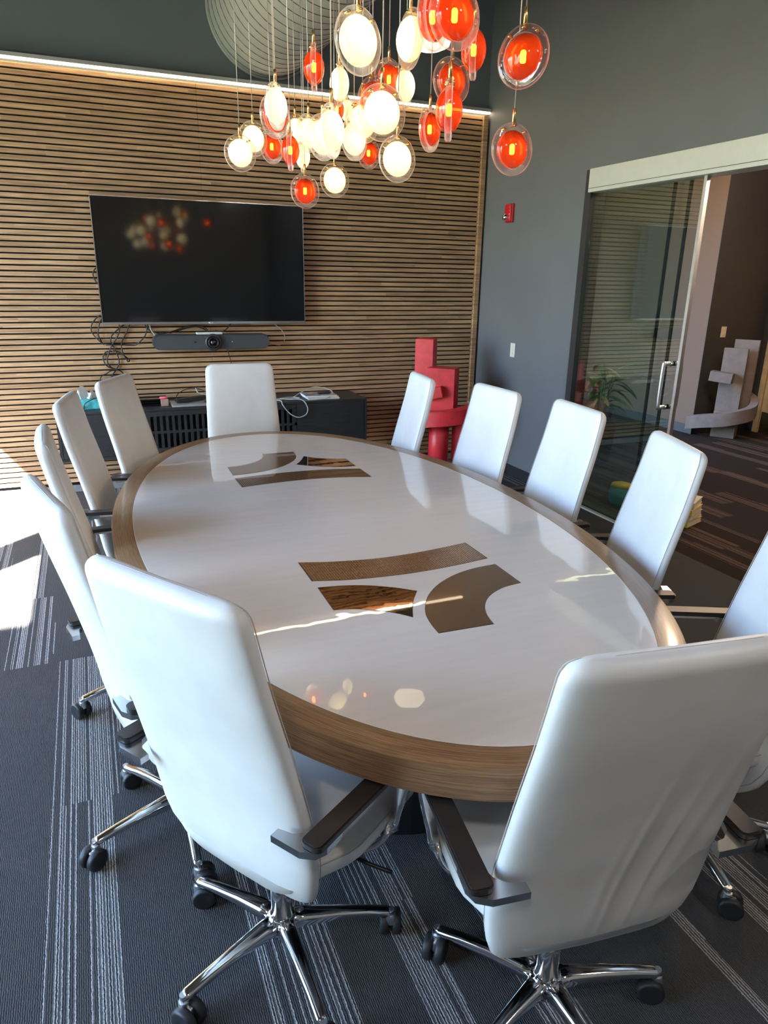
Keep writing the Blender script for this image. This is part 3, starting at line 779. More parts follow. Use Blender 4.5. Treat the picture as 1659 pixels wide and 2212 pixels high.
def place_chair(t, x_, y_, th, star, label, lift=0.0, swivel=None):
    t.location = (x_, y_, 0); t.rotation_euler = (0, 0, math.radians(th)); t['label'] = label; t['group'] = 'white leather chairs around the conference table'
    for c in t.children:
        if c.name.startswith('backrest'): c.location.z = lift
    st = [c for c in t.children if c.name.startswith('star_base')][0]
    a0 = math.radians(star - th); st.rotation_euler = (0, 0, a0)
    cs = [c for c in t.children if c.name.startswith('caster')]
    for k, c in enumerate(cs):
        c.scale = (1.13, 1.13, 1.13)
        a = a0 + 2 * PI * k / 5; c.location = (.285 * math.cos(a), .285 * math.sin(a), 0)
        c.rotation_euler = (0, 0, random.uniform(0, 2 * PI) if swivel is None else math.radians(swivel[k]) - math.radians(th))
CHAIRS = [
 (.308, 1.372, -56.5, -14, 'white leather high-back swivel chair in the left foreground, its back turned to the viewer', .028),
 (.850, .982, -8, 128, 'white leather high-back swivel chair in the right foreground with creases down its back', .014),
 (.134, 1.932, -75.6, 198, 'white leather swivel chair directly behind the left foreground chair, seen edge-on', .028),
 (.102, 2.727, -87.3, 197, 'narrow-looking white leather chair on the window side, third from the viewer'),
 (.158, 3.490, -99.6, 180, 'white leather chair on the window side, fourth from the viewer, before the tissue box'),
 (.366, 4.021, -116, 160, 'white leather chair at the far left of the table, below the tangle of cables'),
 (.877, 4.312, 177, 100, 'white leather chair at the far head of the table, facing the viewer'),
 (1.531, 3.811, 81.5, 40, 'white leather chair on the door side nearest the wall, partly hiding the red sculpture'),
 (1.706, 3.206, 92.1, 20, 'white leather chair on the door side standing right of the red sculpture'),
 (1.787, 2.657, 83.2, 10, 'white leather chair on the door side in front of the fixed glass panes'),
 (1.679, 1.987, 69.3, 0, 'white leather chair on the door side below the door handle, beside a stack of books'),
 (1.55, 1.30, 65, 257, 'white leather chair cut off by the right edge of the picture'),
]
ch0 = make_chair()
for i, a in enumerate(CHAIRS):
    place_chair(ch0 if i == 0 else copy_tree(ch0), *a)
    if i == 0: place_chair(ch0, *a)
    if i == 1:
        bk = [c for c in [o for o in bpy.data.objects if o.get('label') == a[4]][0].children if c.name.startswith('backrest')][0]
        bk.data = bk.data.copy(); bk.data.materials[0] = MT['creased']

# ------------------------------------------------------------------ credenza
CX0, CX1, CY0, CZ0, CZ1 = -.27, 2.12, 5.48, .352, .715
cr = thing('credenza', 'wall-hung black wooden credenza with slotted doors below the television', 'cabinet', ((CX0 + CX1) / 2, (CY0 + 5.9165) / 2, CZ0))
cw, cdp, chh = CX1 - CX0, 5.9165 - CY0, CZ1 - CZ0
box('top_panel', (0, 0, chh - .010), (cw, cdp, .020), MT['credenza'], cr, bev=.0015)
box('bottom_panel', (0, .0, .010), (cw, cdp, .020), MT['credenza'], cr, bev=.0015)
for sx in (-1, 1): box('side_panel', (sx * (cw / 2 - .01), 0, chh / 2), (.020, cdp, chh - .042), MT['credenza'], cr)
box('back_panel', (0, cdp / 2 - .01, chh / 2), (cw - .042, .012, chh - .042), MT['credenza'], cr)
dw = (cw - .044) / 4
for k in range(4):
    xc = -cw / 2 + .022 + dw * (k + .5); y_ = -cdp / 2 + .010
    if k in (0, 3):
        o = box('door', (xc, y_, chh / 2), (dw - .004, .018, chh - .044), MT['credenza'], cr, bev=.0012)
    else:
        lst = []; H_ = chh - .044; W_ = dw - .004; z0 = chh / 2 - H_ / 2
        lst.append(((xc, y_, z0 + .02), (W_, .018, .040))); lst.append(((xc, y_, z0 + H_ - .018), (W_, .018, .036))); lst.append(((xc, y_, z0 + H_ / 2), (W_, .018, .020)))
        ns_ = 12; pit = (W_ - .05) / ns_; barw = pit * .46
        for j in range(ns_ + 1):
            xb = xc - W_ / 2 + .025 + pit * j
            lst.append(((xb, y_ + .0005, z0 + H_ / 2), (barw if 0 < j < ns_ else barw, .016, H_ - .06)))
        for s_ in (-1, 1): lst.append(((xc + s_ * (W_ / 2 - .009), y_, z0 + H_ / 2), (.018, .018, H_ - .06)))
        o = boxes('slotted_door', lst, MT['credenza'], cr); 
# items on it -----------------------------------------------------------
zt = CZ1
tb = thing('tissue_box', 'teal patterned tissue box with white tissues pulled up', 'tissue box', (-.02, 5.66, zt), .05)
box('carton', (0, 0, .036), (.235, .12, .07), MT['teal_box'], tb, bev=.002)
def crumple(name, c, s, seed, mat, parent):
    rnd = random.Random(seed); n1, n2 = 9, 5; verts, faces = [], []
    for j in range(n2):
        for i in range(n1):
            u = i / (n1 - 1) * 2 - 1; v = j / (n2 - 1)
            verts.append((c[0] + u * s[0] * (.75 + .35 * v) + rnd.uniform(-.008, .008), c[1] + math.sin(u * 5 + seed) * s[1] * (.4 + v) + rnd.uniform(-.006, .006), c[2] + v * s[2] * (.72 + .28 * math.cos(u * 4.2 + seed)) ))
    for j in range(n2 - 1):
        for i in range(n1 - 1): faces.append((j * n1 + i, j * n1 + i + 1, (j + 1) * n1 + i + 1, (j + 1) * n1 + i))
    return link_mesh(name, mesh_from(name, verts, faces, True), mat, parent)
crumple('tissue', (-.045, 0, .066), (.065, .03, .105), 1, MT['tissue'], tb)
crumple('tissue', (.045, .01, .066), (.055, .028, .085), 4, MT['tissue'], tb)
o = tube('cable', [(-.075, 5.60, zt + .004), (-.06, 5.58, zt + .05), (.02, 5.575, zt + .085), (.12, 5.58, zt + .075), (.20, 5.60, zt + .03), (.24, 5.62, zt + .006)], .0035, MT['cable_black'])
tag(o, 'thin black cable arching over the tissue box', 'cable')
sk = thing('tray_stack', 'low stack of glossy black trays on the credenza', 'trays', (.40, 5.70, zt))
for k in range(3): box('tray', (0, 0, .009 + k * .0185), (.26, .20 - .01 * k, .012), MT['tv_screen'], sk, bev=.002)
o = box('card_box', (.50, 5.60, zt + .0265), (.055, .045, .052), MT['tan_box'], None, bev=.002); tag(o, 'small tan box at the end of the black trays', 'box')
mkr = lathe('marker', [(.004, -.03), (.008, -.028), (.009, .02), (.006, .028)], MT['pink'], None, 14, 'x', loc=(.495, 5.60, zt + .0625)); tag(mkr, 'pink and white capped marker lying on the tan box', 'marker')
lp = thing('laptop', 'closed silver laptop lying on the credenza left of the head chair', 'laptop', (.70, 5.60, zt))
box('laptop_base', (0, 0, .007), (.31, .215, .012), MT['laptop'], lp, bev=.003)
box('laptop_lid', (0, 0, .0165), (.31, .215, .005), MT['laptop'], lp, bev=.002)
o = box('power_brick', (.72, 5.60, zt + .0425), (.27, .05, .036), MT['black'], None, rot=Matrix.Rotation(.10, 3, 'Z') @ Matrix.Rotation(-.07, 3, 'Y'), bev=.006); tag(o, 'long black power bar lying across the laptop', 'power bar')
pl = thing('plug', 'black round power plug lying on the laptop', 'plug', (.80, 5.53, zt + .02))
lathe('plug_body', [(.010, 0), (.014, .004), (.013, .022), (.006, .028)], MT['black'], pl, 14, 'y', loc=(0, -.012, .0145))
for s_ in (-1, 1): box('prong', (s_ * .005, -.020, .0145), (.0015, .016, .005), MT['chrome'], pl)
o = tube('cable', [(.58, 5.60, zt + .03), (.61, 5.64, zt + .08), (.70, 5.66, zt + .115), (.80, 5.64, zt + .10), (.84, 5.60, zt + .06), (.92, 5.60, zt + .025)], .0035, MT['cable_black']); tag(o, 'black cable looping up from the laptop behind the head chair', 'cable')
o = tube('cable', [(.745, 5.64, zt + .12), (.755, 5.61, zt + .09), (.80, 5.60, zt + .075), (.85, 5.60, zt + .055), (.92, 5.58, zt + .03)], .004, MT['cable_grey']); tag(o, 'short pale grey cable above the power bar', 'cable')
# right side: white cable coil, magazines, remote
o = tube('cable', [(1.33, 5.60, zt + .008), (1.40, 5.58, zt + .012), (1.50, 5.56, zt + .010), (1.57, 5.60, zt + .010), (1.50, 5.66, zt + .008), (1.42, 5.63, zt + .008), (1.46, 5.54, zt + .014), (1.555, 5.478, zt + .015), (1.60, 5.468, zt - .05), (1.585, 5.466, zt - .105), (1.52, 5.464, zt - .125), (1.45, 5.466, zt - .09), (1.395, 5.466, zt - .02), (1.39, 5.50, zt + .008), (1.37, 5.56, zt + .006)], .004, MT['cable_grey'], ns=8)
tag(o, 'pale grey cable coiled on the credenza and hanging over its front edge', 'cable')
o = tube('cable', [(1.52, 5.60, zt + .017), (1.60, 5.64, zt + .05), (1.72, 5.66, zt + .085), (1.82, 5.62, zt + .07), (1.845, 5.56, zt + .045), (1.78, 5.51, zt + .012), (1.68, 5.50, zt + .006)], .0035, MT['cable_grey'], ns=8)
tag(o, 'grey cable looping over the magazines', 'cable')
for k, (dx, rz, mt_, lab) in enumerate(((0, .0, 'paper', 'pale blue folder at the bottom of the stack on the credenza'), (-.01, .02, 'paper', 'white magazine in the middle of the stack on the credenza'), (-.02, -.03, 'tan_box', 'magazine with a picture cover topmost of the stack on the credenza'))):
    mg = thing('magazine', lab, 'magazine', (1.76 + dx, 5.62, zt + .0005 + k * .0115), rz, 'magazines on the credenza')
    box('cover', (0, 0, .0105), (.27, .20, .0014), MT[mt_] if k < 2 else simple('cover_print', (.35, .3, .3), .35, noise=.8, nscale=14), mg)
    box('pages', (0, 0, .005), (.265, .195, .009), MT['paper'], mg)
rc = thing('remote_control', 'dark remote control lying on top of the magazines', 'remote', (1.78, 5.59, zt + .036), .1)
box('remote_body', (0, 0, .008), (.11, .036, .015), MT['black'], rc, bev=.005)
for k in range(5): lathe('button', [(.004, .0), (.004, .0015)], MT['bar_dark'], rc, 8, 'z', loc=(-.035 + k * .018, 0, .0155))

# ------------------------------------------------------------------ television
tv = thing('television', 'large wall-mounted flat television with thin silver frame', 'television', (.912, 5.876, 1.305))
tv.rotation_euler = (-.007, 0, 0)
tw, thh = 1.585, .903
box('cabinet', (0, .0, thh / 2), (tw - .01, .045, thh - .01), MT['black'], tv, bev=.004)
box('wall_bracket', (0, .0265, thh / 2), (.5, .009, .4), MT['black'], tv)
scr = box('screen', (0, -.0235, thh / 2 + .004), (tw - .018, .004, thh - .026), MT['tv_screen'], tv)
boxes('bezel', [((0, -.024, thh - .003), (tw, .010, .006)), ((0, -.024, .009), (tw, .010, .018)), ((-tw / 2 + .003, -.024, thh / 2), (.006, .010, thh - .024)), ((tw / 2 - .003, -.024, thh / 2), (.006, .010, thh - .024))], MT['tv_frame'], tv)
def text_mesh(name, body, size, mat, parent, depth=.0006):
    cu = bpy.data.curves.new(name, 'FONT'); cu.body = body; cu.size = size; cu.align_x = 'CENTER'; cu.align_y = 'CENTER'; cu.extrude = depth
    tmp = bpy.data.objects.new(name + '_tmp', cu); col.objects.link(tmp)
    dg = bpy.context.evaluated_depsgraph_get(); me = bpy.data.meshes.new_from_object(tmp.evaluated_get(dg))
    bpy.data.objects.remove(tmp); me.materials.clear(); me.materials.append(mat)
    o = bpy.data.objects.new(name, me); col.objects.link(o)
    if parent is not None: o.parent = parent
    return o
lg = text_mesh('logo', 'LG', .016, MT['white_plastic'], tv); lg.location = (.022, -.0298, .009); lg.rotation_euler = (PI / 2, 0, 0)
lathe('logo_ring', [(.0062, -.0302), (.0062, -.0288)], MT['white_plastic'], tv, 16, 'y', loc=(.004, 0, .009))

# video bar
vb = thing('video_bar', 'long charcoal video conference bar with round camera below the television', 'video bar', (.925, 5.84, 1.168))
poly = []
for k in range(13): a = PI / 2 + PI * k / 12; poly.append((-.455 + .052 + .052 * math.cos(a), .052 * math.sin(a)))
for k in range(13): a = -PI / 2 + PI * k / 12; poly.append((.455 - .052 + .052 * math.cos(a), .052 * math.sin(a)))
def yprism(name, poly, y0, y1, mat, parent, inset=0):
    n = len(poly); verts = [(x_, y0, z_) for x_, z_ in poly] + [(x_, y1, z_) for x_, z_ in poly]
    faces = [tuple(range(n)), tuple(range(n, 2 * n))] + [(i, (i + 1) % n, n + (i + 1) % n, n + i) for i in range(n)]
    return link_mesh(name, mesh_from(name, verts, faces), mat, parent)
yprism('housing', [(x_ * 1.006, z_ * 1.10 + .003) for x_, z_ in poly], -.045, .045, MT['bar_dark'], vb)
yprism('fabric_front', poly, -.054, -.044, MT['bar'], vb)
cm = lathe('camera_housing', [(.066, -.02), (.066, -.068), (.060, -.078), (.052, -.082), (.050, -.078)], MT['bar_dark'], vb, 40, 'y')
lathe('lens_ring', [(.043, -.078), (.042, -.088), (.034, -.088), (.030, -.080)], MT['black'], cm, 36, 'y')
lathe('lens', [(.028, -.079), (.020, -.088), (.010, -.0925), (.002, -.094)], MT['lens'], cm, 30, 'y')
lathe('sensor', [(.008, -.054), (.008, -.0575), (.005, -.058)], MT['black'], vb, 16, 'y', loc=(-.142, 0, .003))
lathe('status_light', [(.0035, -.054), (.0035, -.0555)], simple('status_green', (.1, .5, .3), .4, emit=(.15, .9, .5), estr=.6), vb, 10, 'y', loc=(.152, 0, .002))
cbox('wall_bracket', (-.1, .045, -.03), (.1, .077, .03), MT['black'], vb)
o = box('control_box', (.905, 5.83, 1.2355), (.20, .06, .016), MT['white_plastic'], None, bev=.003); tag(o, 'flat white control box on top of the video bar', 'device')

# cables below the television (x, z on the wall)
CAB = [[[0.114, 1.373], [0.085, 1.353], [0.047, 1.308], [0.037, 1.262], [0.054, 1.222], [0.084, 1.187], [0.114, 1.157]], [[0.13, 1.359], [0.099, 1.308], [0.083, 1.233], [0.1, 1.181], [0.117, 1.157], [0.164, 1.153]], [[0.238, 1.311], [0.241, 1.272], [0.221, 1.219], [0.182, 1.162], [0.155, 1.115], [0.131, 1.051], [0.132, 1.009], [0.163, 0.972], [0.196, 0.962]], [[0.286, 1.31], [0.232, 1.269], [0.183, 1.226], [0.167, 1.185], [0.178, 1.15], [0.198, 1.102], [0.213, 1.042], [0.208, 1.001], [0.191, 0.971], [0.144, 0.904], [.11, .82], [.10, .73]], [[0.32, 1.31], [0.283, 1.236], [0.252, 1.184], [0.241, 1.131], [0.25, 1.077], [0.277, 1.026]], [[0.196, 0.962], [0.144, 0.955], [0.108, 0.932], [0.069, 0.912], [.05, .83], [.055, .73]], [[0.196, 0.962], [0.223, 0.946], [0.235, 0.916], [.23, .83], [.22, .73]], [[0.17, 1.103], [0.125, 1.098], [0.102, 1.069], [0.101, 1.034], [0.125, 0.991], [0.19, 0.962]], [[0.176, 1.109], [0.215, 1.096], [0.252, 1.071], [0.289, 1.034], [0.277, 1.023], [0.262, 1.053]], [[0.454, 1.313], [0.428, 1.228], [0.389, 1.181], [0.352, 1.152], [0.317, 1.148], [0.12, 1.157]]]
cbn = thing('cable_bundle', 'tangle of thin black cables hanging from the left end of the television', 'cables', (.2, 5.905, 1.1))
rr = random.Random(3)
for i, l in enumerate(CAB):
    tube('cable', [(x_ - .2, rr.uniform(-.012, .006) - .003 * (i % 3), z_ - 1.1) for x_, z_ in l], .0048, MT['cable_black'], cbn, ns=7)
for lab, mt_, l, yy in (('short black cable crossing between television and the left end of the video bar', 'cable_black', [[0.42, 1.315], [0.449, 1.269], [0.481, 1.233], [.50, 1.20]], 5.90),
    ('grey cable dropping from the television to the left tip of the video bar', 'cable_grey', [[0.458, 1.315], [0.472, 1.257], [0.487, 1.233], [.497, 1.20]], 5.892),
    ('black cable arching over the left half of the video bar', 'cable_black', [[0.489, 1.251], [0.522, 1.233], [0.582, 1.238], [0.655, 1.258], [0.74, 1.284], [0.82, 1.293], [0.88, 1.274], [0.903, 1.252]], 5.875),
    ('second black cable just below the one arching over the video bar', 'cable_black', [[0.605, 1.235], [0.678, 1.255], [0.752, 1.275], [0.819, 1.283], [0.867, 1.268], [0.89, 1.252]], 5.885),
    ('thin grey cable looping out to the right of the video bar', 'cable_grey', [[1.43, 1.315], [1.465, 1.287], [1.521, 1.238], [1.538, 1.176], [1.498, 1.127], [1.421, 1.141], [1.37, 1.16]], 5.90),
    ('thin dark cable dropping from the video bar behind the head chair', 'cable_black', [[1.04, 1.13], [1.057, 1.09], [1.081, 0.984], [1.09, .85], [1.085, .73]], 5.905),
    ('short cable sticking out left of the television at mid height', 'cable_black', [[0.135, 1.715], [0.112, 1.705], [0.093, 1.667], [0.108, 1.614], [.13, 1.60]], 5.905),
    ('black cable crossing under the television above the round camera', 'cable_black', [[1.10, 1.315], [1.06, 1.27], [1.02, 1.245], [.96, 1.25]], 5.88)):
    o = tube('cable', [(x_, yy, z_) for x_, z_ in l], .0046 if 'thin' not in lab else .003, MT[mt_], None, ns=7); tag(o, lab, 'cable')

# ------------------------------------------------------------------ wall devices
sw = thing('light_switch', 'white rocker light switch on the grey wall left of the glass door', 'light switch', (XR, 5.29, 1.10))
box('plate', (-.004, 0, 0), (.006, .072, .118), MT['white_plastic'], sw, bev=.002)
box('rocker', (-.0085, .0, 0), (.005, .034, .068), MT['white_plastic'], sw, rot=Matrix.Rotation(.06, 3, 'Y'), bev=.001)
al = thing('fire_alarm', 'red fire alarm strobe on the grey wall above the light switch', 'fire alarm', (XR, 5.475, 2.206))
box('back_box', (-.011, 0, 0), (.022, .105, .145), MT['alarm_red'], al, bev=.006)
box('front_cover', (-.028, 0, 0), (.014, .095, .135), MT['alarm_red'], al, bev=.006)
lathe('strobe_lens', [(.030, -.034), (.030, -.044), (.022, -.060), (.004, -.066)], MT['chrome'], al, 8, 'x', loc=(0, .018, -.032))
for k, ch in enumerate('FIRE'):
    tx = text_mesh('letter', ch, .021, MT['white_plastic'], al); tx.location = (-.0356, -.030, .042 - k * .026)
    tx.rotation_euler = (PI / 2, 0, -PI / 2)

# ------------------------------------------------------------------ red sculpture
rs = thing('red_sculpture', 'red painted sculpture of stacked blocks on a curved arch in the corner', 'sculpture', (2.78, 5.33, 0), math.radians(-40))
def rbox(name, a, b_, rot=None): return box(name, (Vector(a) + Vector(b_)) / 2, Vector(b_) - Vector(a), MT['red'], rs, rot=rot, bev=.003)
rbox('tall_block', (-.285, .03, .56), (-.127, .17, 1.19))
rbox('middle_block', (-.150, -.08, .58), (.092, .10, .965))
rbox('small_block', (-.165, -.15, .715), (.005, -.08, .805), rot=Matrix.Rotation(-.24, 3, 'Y'))
def band(name, path, hw, hh_fn):
    verts, faces = [], []
    n = len(path)
    for i, p in enumerate(path):
        t_ = (path[min(i + 1, n - 1)] - path[max(i - 1, 0)]); t_.z = 0; t_.normalize(); s_ = Vector((t_.y, -t_.x, 0))
        top, bot = hh_fn(i / (n - 1))
        for sg in (1, -1):
            verts.append(Vector((p.x, p.y, top)) + s_ * hw * sg); verts.append(Vector((p.x, p.y, bot)) + s_ * hw * sg)
    for i in range(n - 1):
        a = i * 4; b2 = a + 4
        faces += [(a, b2, b2 + 2, a + 2), (a + 1, a + 3, b2 + 3, b2 + 1), (a, a + 1, b2 + 1, b2), (a + 2, b2 + 2, b2 + 3, a + 3)]
    faces += [(0, 2, 3, 1), (4 * n - 4, 4 * n - 3, 4 * n - 1, 4 * n - 2)]
    return verts, faces
pth = catmull([(-.265, -.10, 0), (-.15, -.165, 0), (.0, -.185, 0), (.12, -.155, 0), (.215, -.07, 0), (.26, .06, 0), (.26, .20, 0)], 8)
def hh(f):
    top = .592 + .10 * f
    k = max(0, 1 - f / .30); bot = .465 + .11 * f - (1 - math.sqrt(max(0, 1 - k ** 2))) * .17
    return top, bot
v_, f_ = band('arch_beam', pth, .055, hh)
link_mesh('arch_beam', mesh_from('arch_beam', v_, f_), MT['red'], rs)
rbox('arch_leg', (-.305, -.15, 0), (-.225, -.045, .46))
rbox('arch_leg', (.215, .12, 0), (.305, .20, .59))
lathe('column', [(.088, 0), (.088, .585)], MT['red'], rs, 28, 'z', loc=(-.045, .01, 0))
rbox('rear_post', (.06, .06, 0), (.15, .15, .60))

# ------------------------------------------------------------------ hallway things
gs = thing('grey_sculpture', 'grey plaster slab sculpture with a spiralling ramp standing in the hallway', 'sculpture', (6.60, 5.80, 0), math.radians(-58))
def gbox(name, a_, b_, rot=None):
    return box(name, (Vector(a_) + Vector(b_)) / 2, Vector(b_) - Vector(a_), MT['stone'], gs, rot=rot, bev=.004)
gbox('front_slab', (-.118, .0, .30), (.128, .06, 1.0))
gbox('base_block', (-.120, .0, 0), (.130, .15, .30))
gbox('rear_slab', (-.040, .11, .30), (.212, .16, 1.09))
gbox('small_block', (-.205, -.12, .630), (.030, .0, .740), Matrix.Rotation(math.radians(5), 3, 'Y'))
ramp = catmull([Vector(q) for q in ((-.37, -.11, 0), (-.2, -.125, 0), (0, -.13, 0), (.13, -.10, 0), (.235, -.02, 0), (.265, .08, 0), (.23, .165, 0), (.14, .19, 0))], 7)
def hr(f):
    tp = .225 + .17 * min(1, f / .65) + (.15 * max(0, f - .65) / .35); return tp, tp - .15
v_, f_ = band('ramp', ramp, .042, hr)
link_mesh('spiral_ramp', mesh_from('spiral_ramp', v_, f_), MT['stone'], gs)
hs = thing('light_switch', 'small beige light switch on the dark hallway wall above the grey sculpture', 'light switch', (6.66, 6.066, 1.155))
box('plate', (0, -.004, 0), (.075, .007, .118), MT['kraft'], hs, bev=.002); box('rocker', (0, -.009, 0), (.032, .005, .062), MT['kraft'], hs, bev=.001)

# potted plant behind the glass
pt = thing('potted_plant', 'leafy potted plant with cream edged leaves and pink blooms behind the glass door', 'plant', (4.42, 5.30, 0))
lathe('pot', [(.11, 0), (.13, .02), (.16, .36), (.17, .40), (.155, .40), (.15, .36)], MT['pot'], pt, 28)
lathe('soil', [(.002, .37), (.15, .37)], MT['base'], pt, 24, closed=False)
rr = random.Random(5)
def leaf_mesh(w_, l_, droop):
    verts, faces = [], []
    n = 6
    for i in range(n + 1):
        f = i / n; wd = w_ * math.sin(PI * min(1, f * .96 + .04)) ** .8 * .5
        z_ = droop * (-(f ** 2)); x_ = l_ * f
        verts += [(x_, -wd, z_ + .25 * wd), (x_, 0, z_), (x_, wd, z_ + .25 * wd)]
    for i in range(n):
        a = i * 3; faces += [(a, a + 3, a + 4, a + 1), (a + 1, a + 4, a + 5, a + 2)]
    return mesh_from('leaf', verts, faces, True)
lms = [leaf_mesh(.055, .24, .10), leaf_mesh(.045, .20, .05), leaf_mesh(.06, .26, .16)]
for m_, mm_ in zip(lms, ('leaf', 'leaf_pale', 'leaf')): m_.materials.append(MT[mm_])
for k in range(9):
    a = 2 * PI * k / 9 + rr.uniform(-.2, .2); hgt = rr.uniform(.60, .92); rad = rr.uniform(.03, .12)
    tip = Vector((rad * math.cos(a), rad * math.sin(a), hgt))
    tube('stem', [(.03 * math.cos(a), .03 * math.sin(a), .37), tip * .6 + Vector((0, 0, .12)), tip], .004, MT['leaf'], pt, 6)
    for j in range(5):
        hz = .48 + (hgt - .45) * (j + 1) / 5; f = hz / hgt
        l = bpy.data.objects.new('leaf', lms[(k + j) % 3]); col.objects.link(l); l.parent = pt
        l.location = (tip.x * f, tip.y * f, hz); l.rotation_euler = (rr.uniform(-.4, .4), rr.uniform(-.7, .15), a + rr.uniform(-1.3, 1.3))
for k in range(5):
    fm = lathe('bloom', [(.004, 0), (.028, .018), (.032, .035), (.020, .045), (.004, .04)], MT['flower'], pt, 10, 'z', loc=(rr.uniform(-.16, .0), rr.uniform(-.1, .1), .52 + .04 * k))

tc_ = thing('pouf', 'small teal pouf with yellow top behind the glass door', 'pouf', (3.78, 4.18, 0))
lathe('pouf_body', [(.06, 0), (.085, .02), (.09, .08), (.082, .14)], MT['teal'], tc_, 24)
lathe('pouf_top', [(.082, .14), (.075, .165), (.04, .175)], MT['yellow'], tc_, 24)
for k, (mn, lab, dx) in enumerate((('yellow', 'yellow book at the bottom of the small stack on the hallway floor', 0), ('kraft', 'cream book in the middle of the small stack on the hallway floor', .01), ('yellow', 'thin ochre book second from the top of the hallway stack', -.01), ('kraft', 'grey-white book topmost of the small stack on the hallway floor', .012))):
    bk_ = thing('book', lab, 'book', (3.93 + dx, 3.66 + dx, .0005 + k * .046), .35 + .06 * k, 'books stacked on the hallway floor')
    boxes('cover', [((0, 0, .002), (.23, .17, .003)), ((0, 0, .042), (.23, .17, .003)), ((-.114, 0, .022), (.003, .17, .038))], MT[mn], bk_)
    box('pages', (.003, 0, .022), (.218, .16, .0365), MT['paper'], bk_)

# ------------------------------------------------------------------ ceiling lamp seen behind the cluster, two added fill lamps
LB = ('round glowing white ceiling lamp partly hidden behind the red pendants', 'added fill lamp behind the viewer on the window side', 'added fill lamp behind the viewer on the door side')
for (bx_, by_, bz_), lab in zip(BOWLS, LB):
    cl = thing('ceiling_lamp', lab, 'ceiling light', (bx_, by_, bz_))
    lathe('opal_bowl', [(.004, -.035), (.07, -.030), (.115, -.010), (.125, .02), (.11, .04)], MT['lamp_white'], cl, 36)
    lathe('lamp_cap', [(.112, .04), (.10, .06), (.03, .075)], MT['black'], cl, 30)
    tube('rod', [(0, 0, .07), (0, 0, ZC - bz_)], .008, MT['black'], cl, 8, sm=1)

# ------------------------------------------------------------------ pendant cluster
SZ = .141; R0 = SZ / 2
def ell_mesh(name, rx, ry, rz, n=28, m=16):
    prof = [(max(.0005, math.cos(-PI / 2 + PI * i / m)), math.sin(-PI / 2 + PI * i / m)) for i in range(m + 1)]
    me = lathe_mesh(name, prof, n, 'y')
    for v in me.vertices: v.co = Vector((v.co.x * rx, v.co.y * ry, v.co.z * rz))
    me.update(); return me
milk_me = ell_mesh('opal_shade', R0 * .74, .034, R0 * .74); milk_me.materials.append(MT['milk'])
red_me = ell_mesh('red_shade', R0 * .72, .034, R0 * .72); red_me.materials.append(MT['red_glass'])
ri, ro, hw = R0 * .735, R0, .0085
clear_me = lathe_mesh('clear_rim', [(ri, -hw), (ro * .93, -hw), (ro * .985, -hw * .75), (ro, -hw * .3), (ro * .985, 0), (ro, hw * .3), (ro * .985, hw * .75), (ro * .93, hw), (ri, hw), (ri, -hw)], 48, 'y', closed=False); clear_me.materials.append(MT['clear'])
bulb_me = lathe_mesh('bulb', [(.001, -.013), (.006, -.013), (.0075, -.009), (.0075, .009), (.006, .013), (.001, .013)], 14, 'z'); bulb_me.materials.append(MT['filament'])
sock_me = lathe_mesh('lamp_socket', [(.008, .014), (.008, .026), (.006, .040)], 14, 'z'); sock_me.materials.append(MT['brass'])
stem_me = lathe_mesh('brass_stem', [(.0052, R0 - .012), (.0052, R0 + .034), (.0036, R0 + .036)], 14, 'z'); stem_me.materials.append(MT['brass'])
screw_me = lathe_mesh('screw', [(.0034, -hw - .003), (.0034, hw + .003)], 10, 'y'); screw_me.materials.append(MT['brass'])
wire_me = lathe_mesh('wire', [(.0016, 0), (.0016, 1)], 6, 'z'); wire_me.materials.append(MT['wire'])
def ray(px, py):
    return RT * ((px - 829.5) / F_PX) + DN * ((py - 1106) / F_PX) + FW
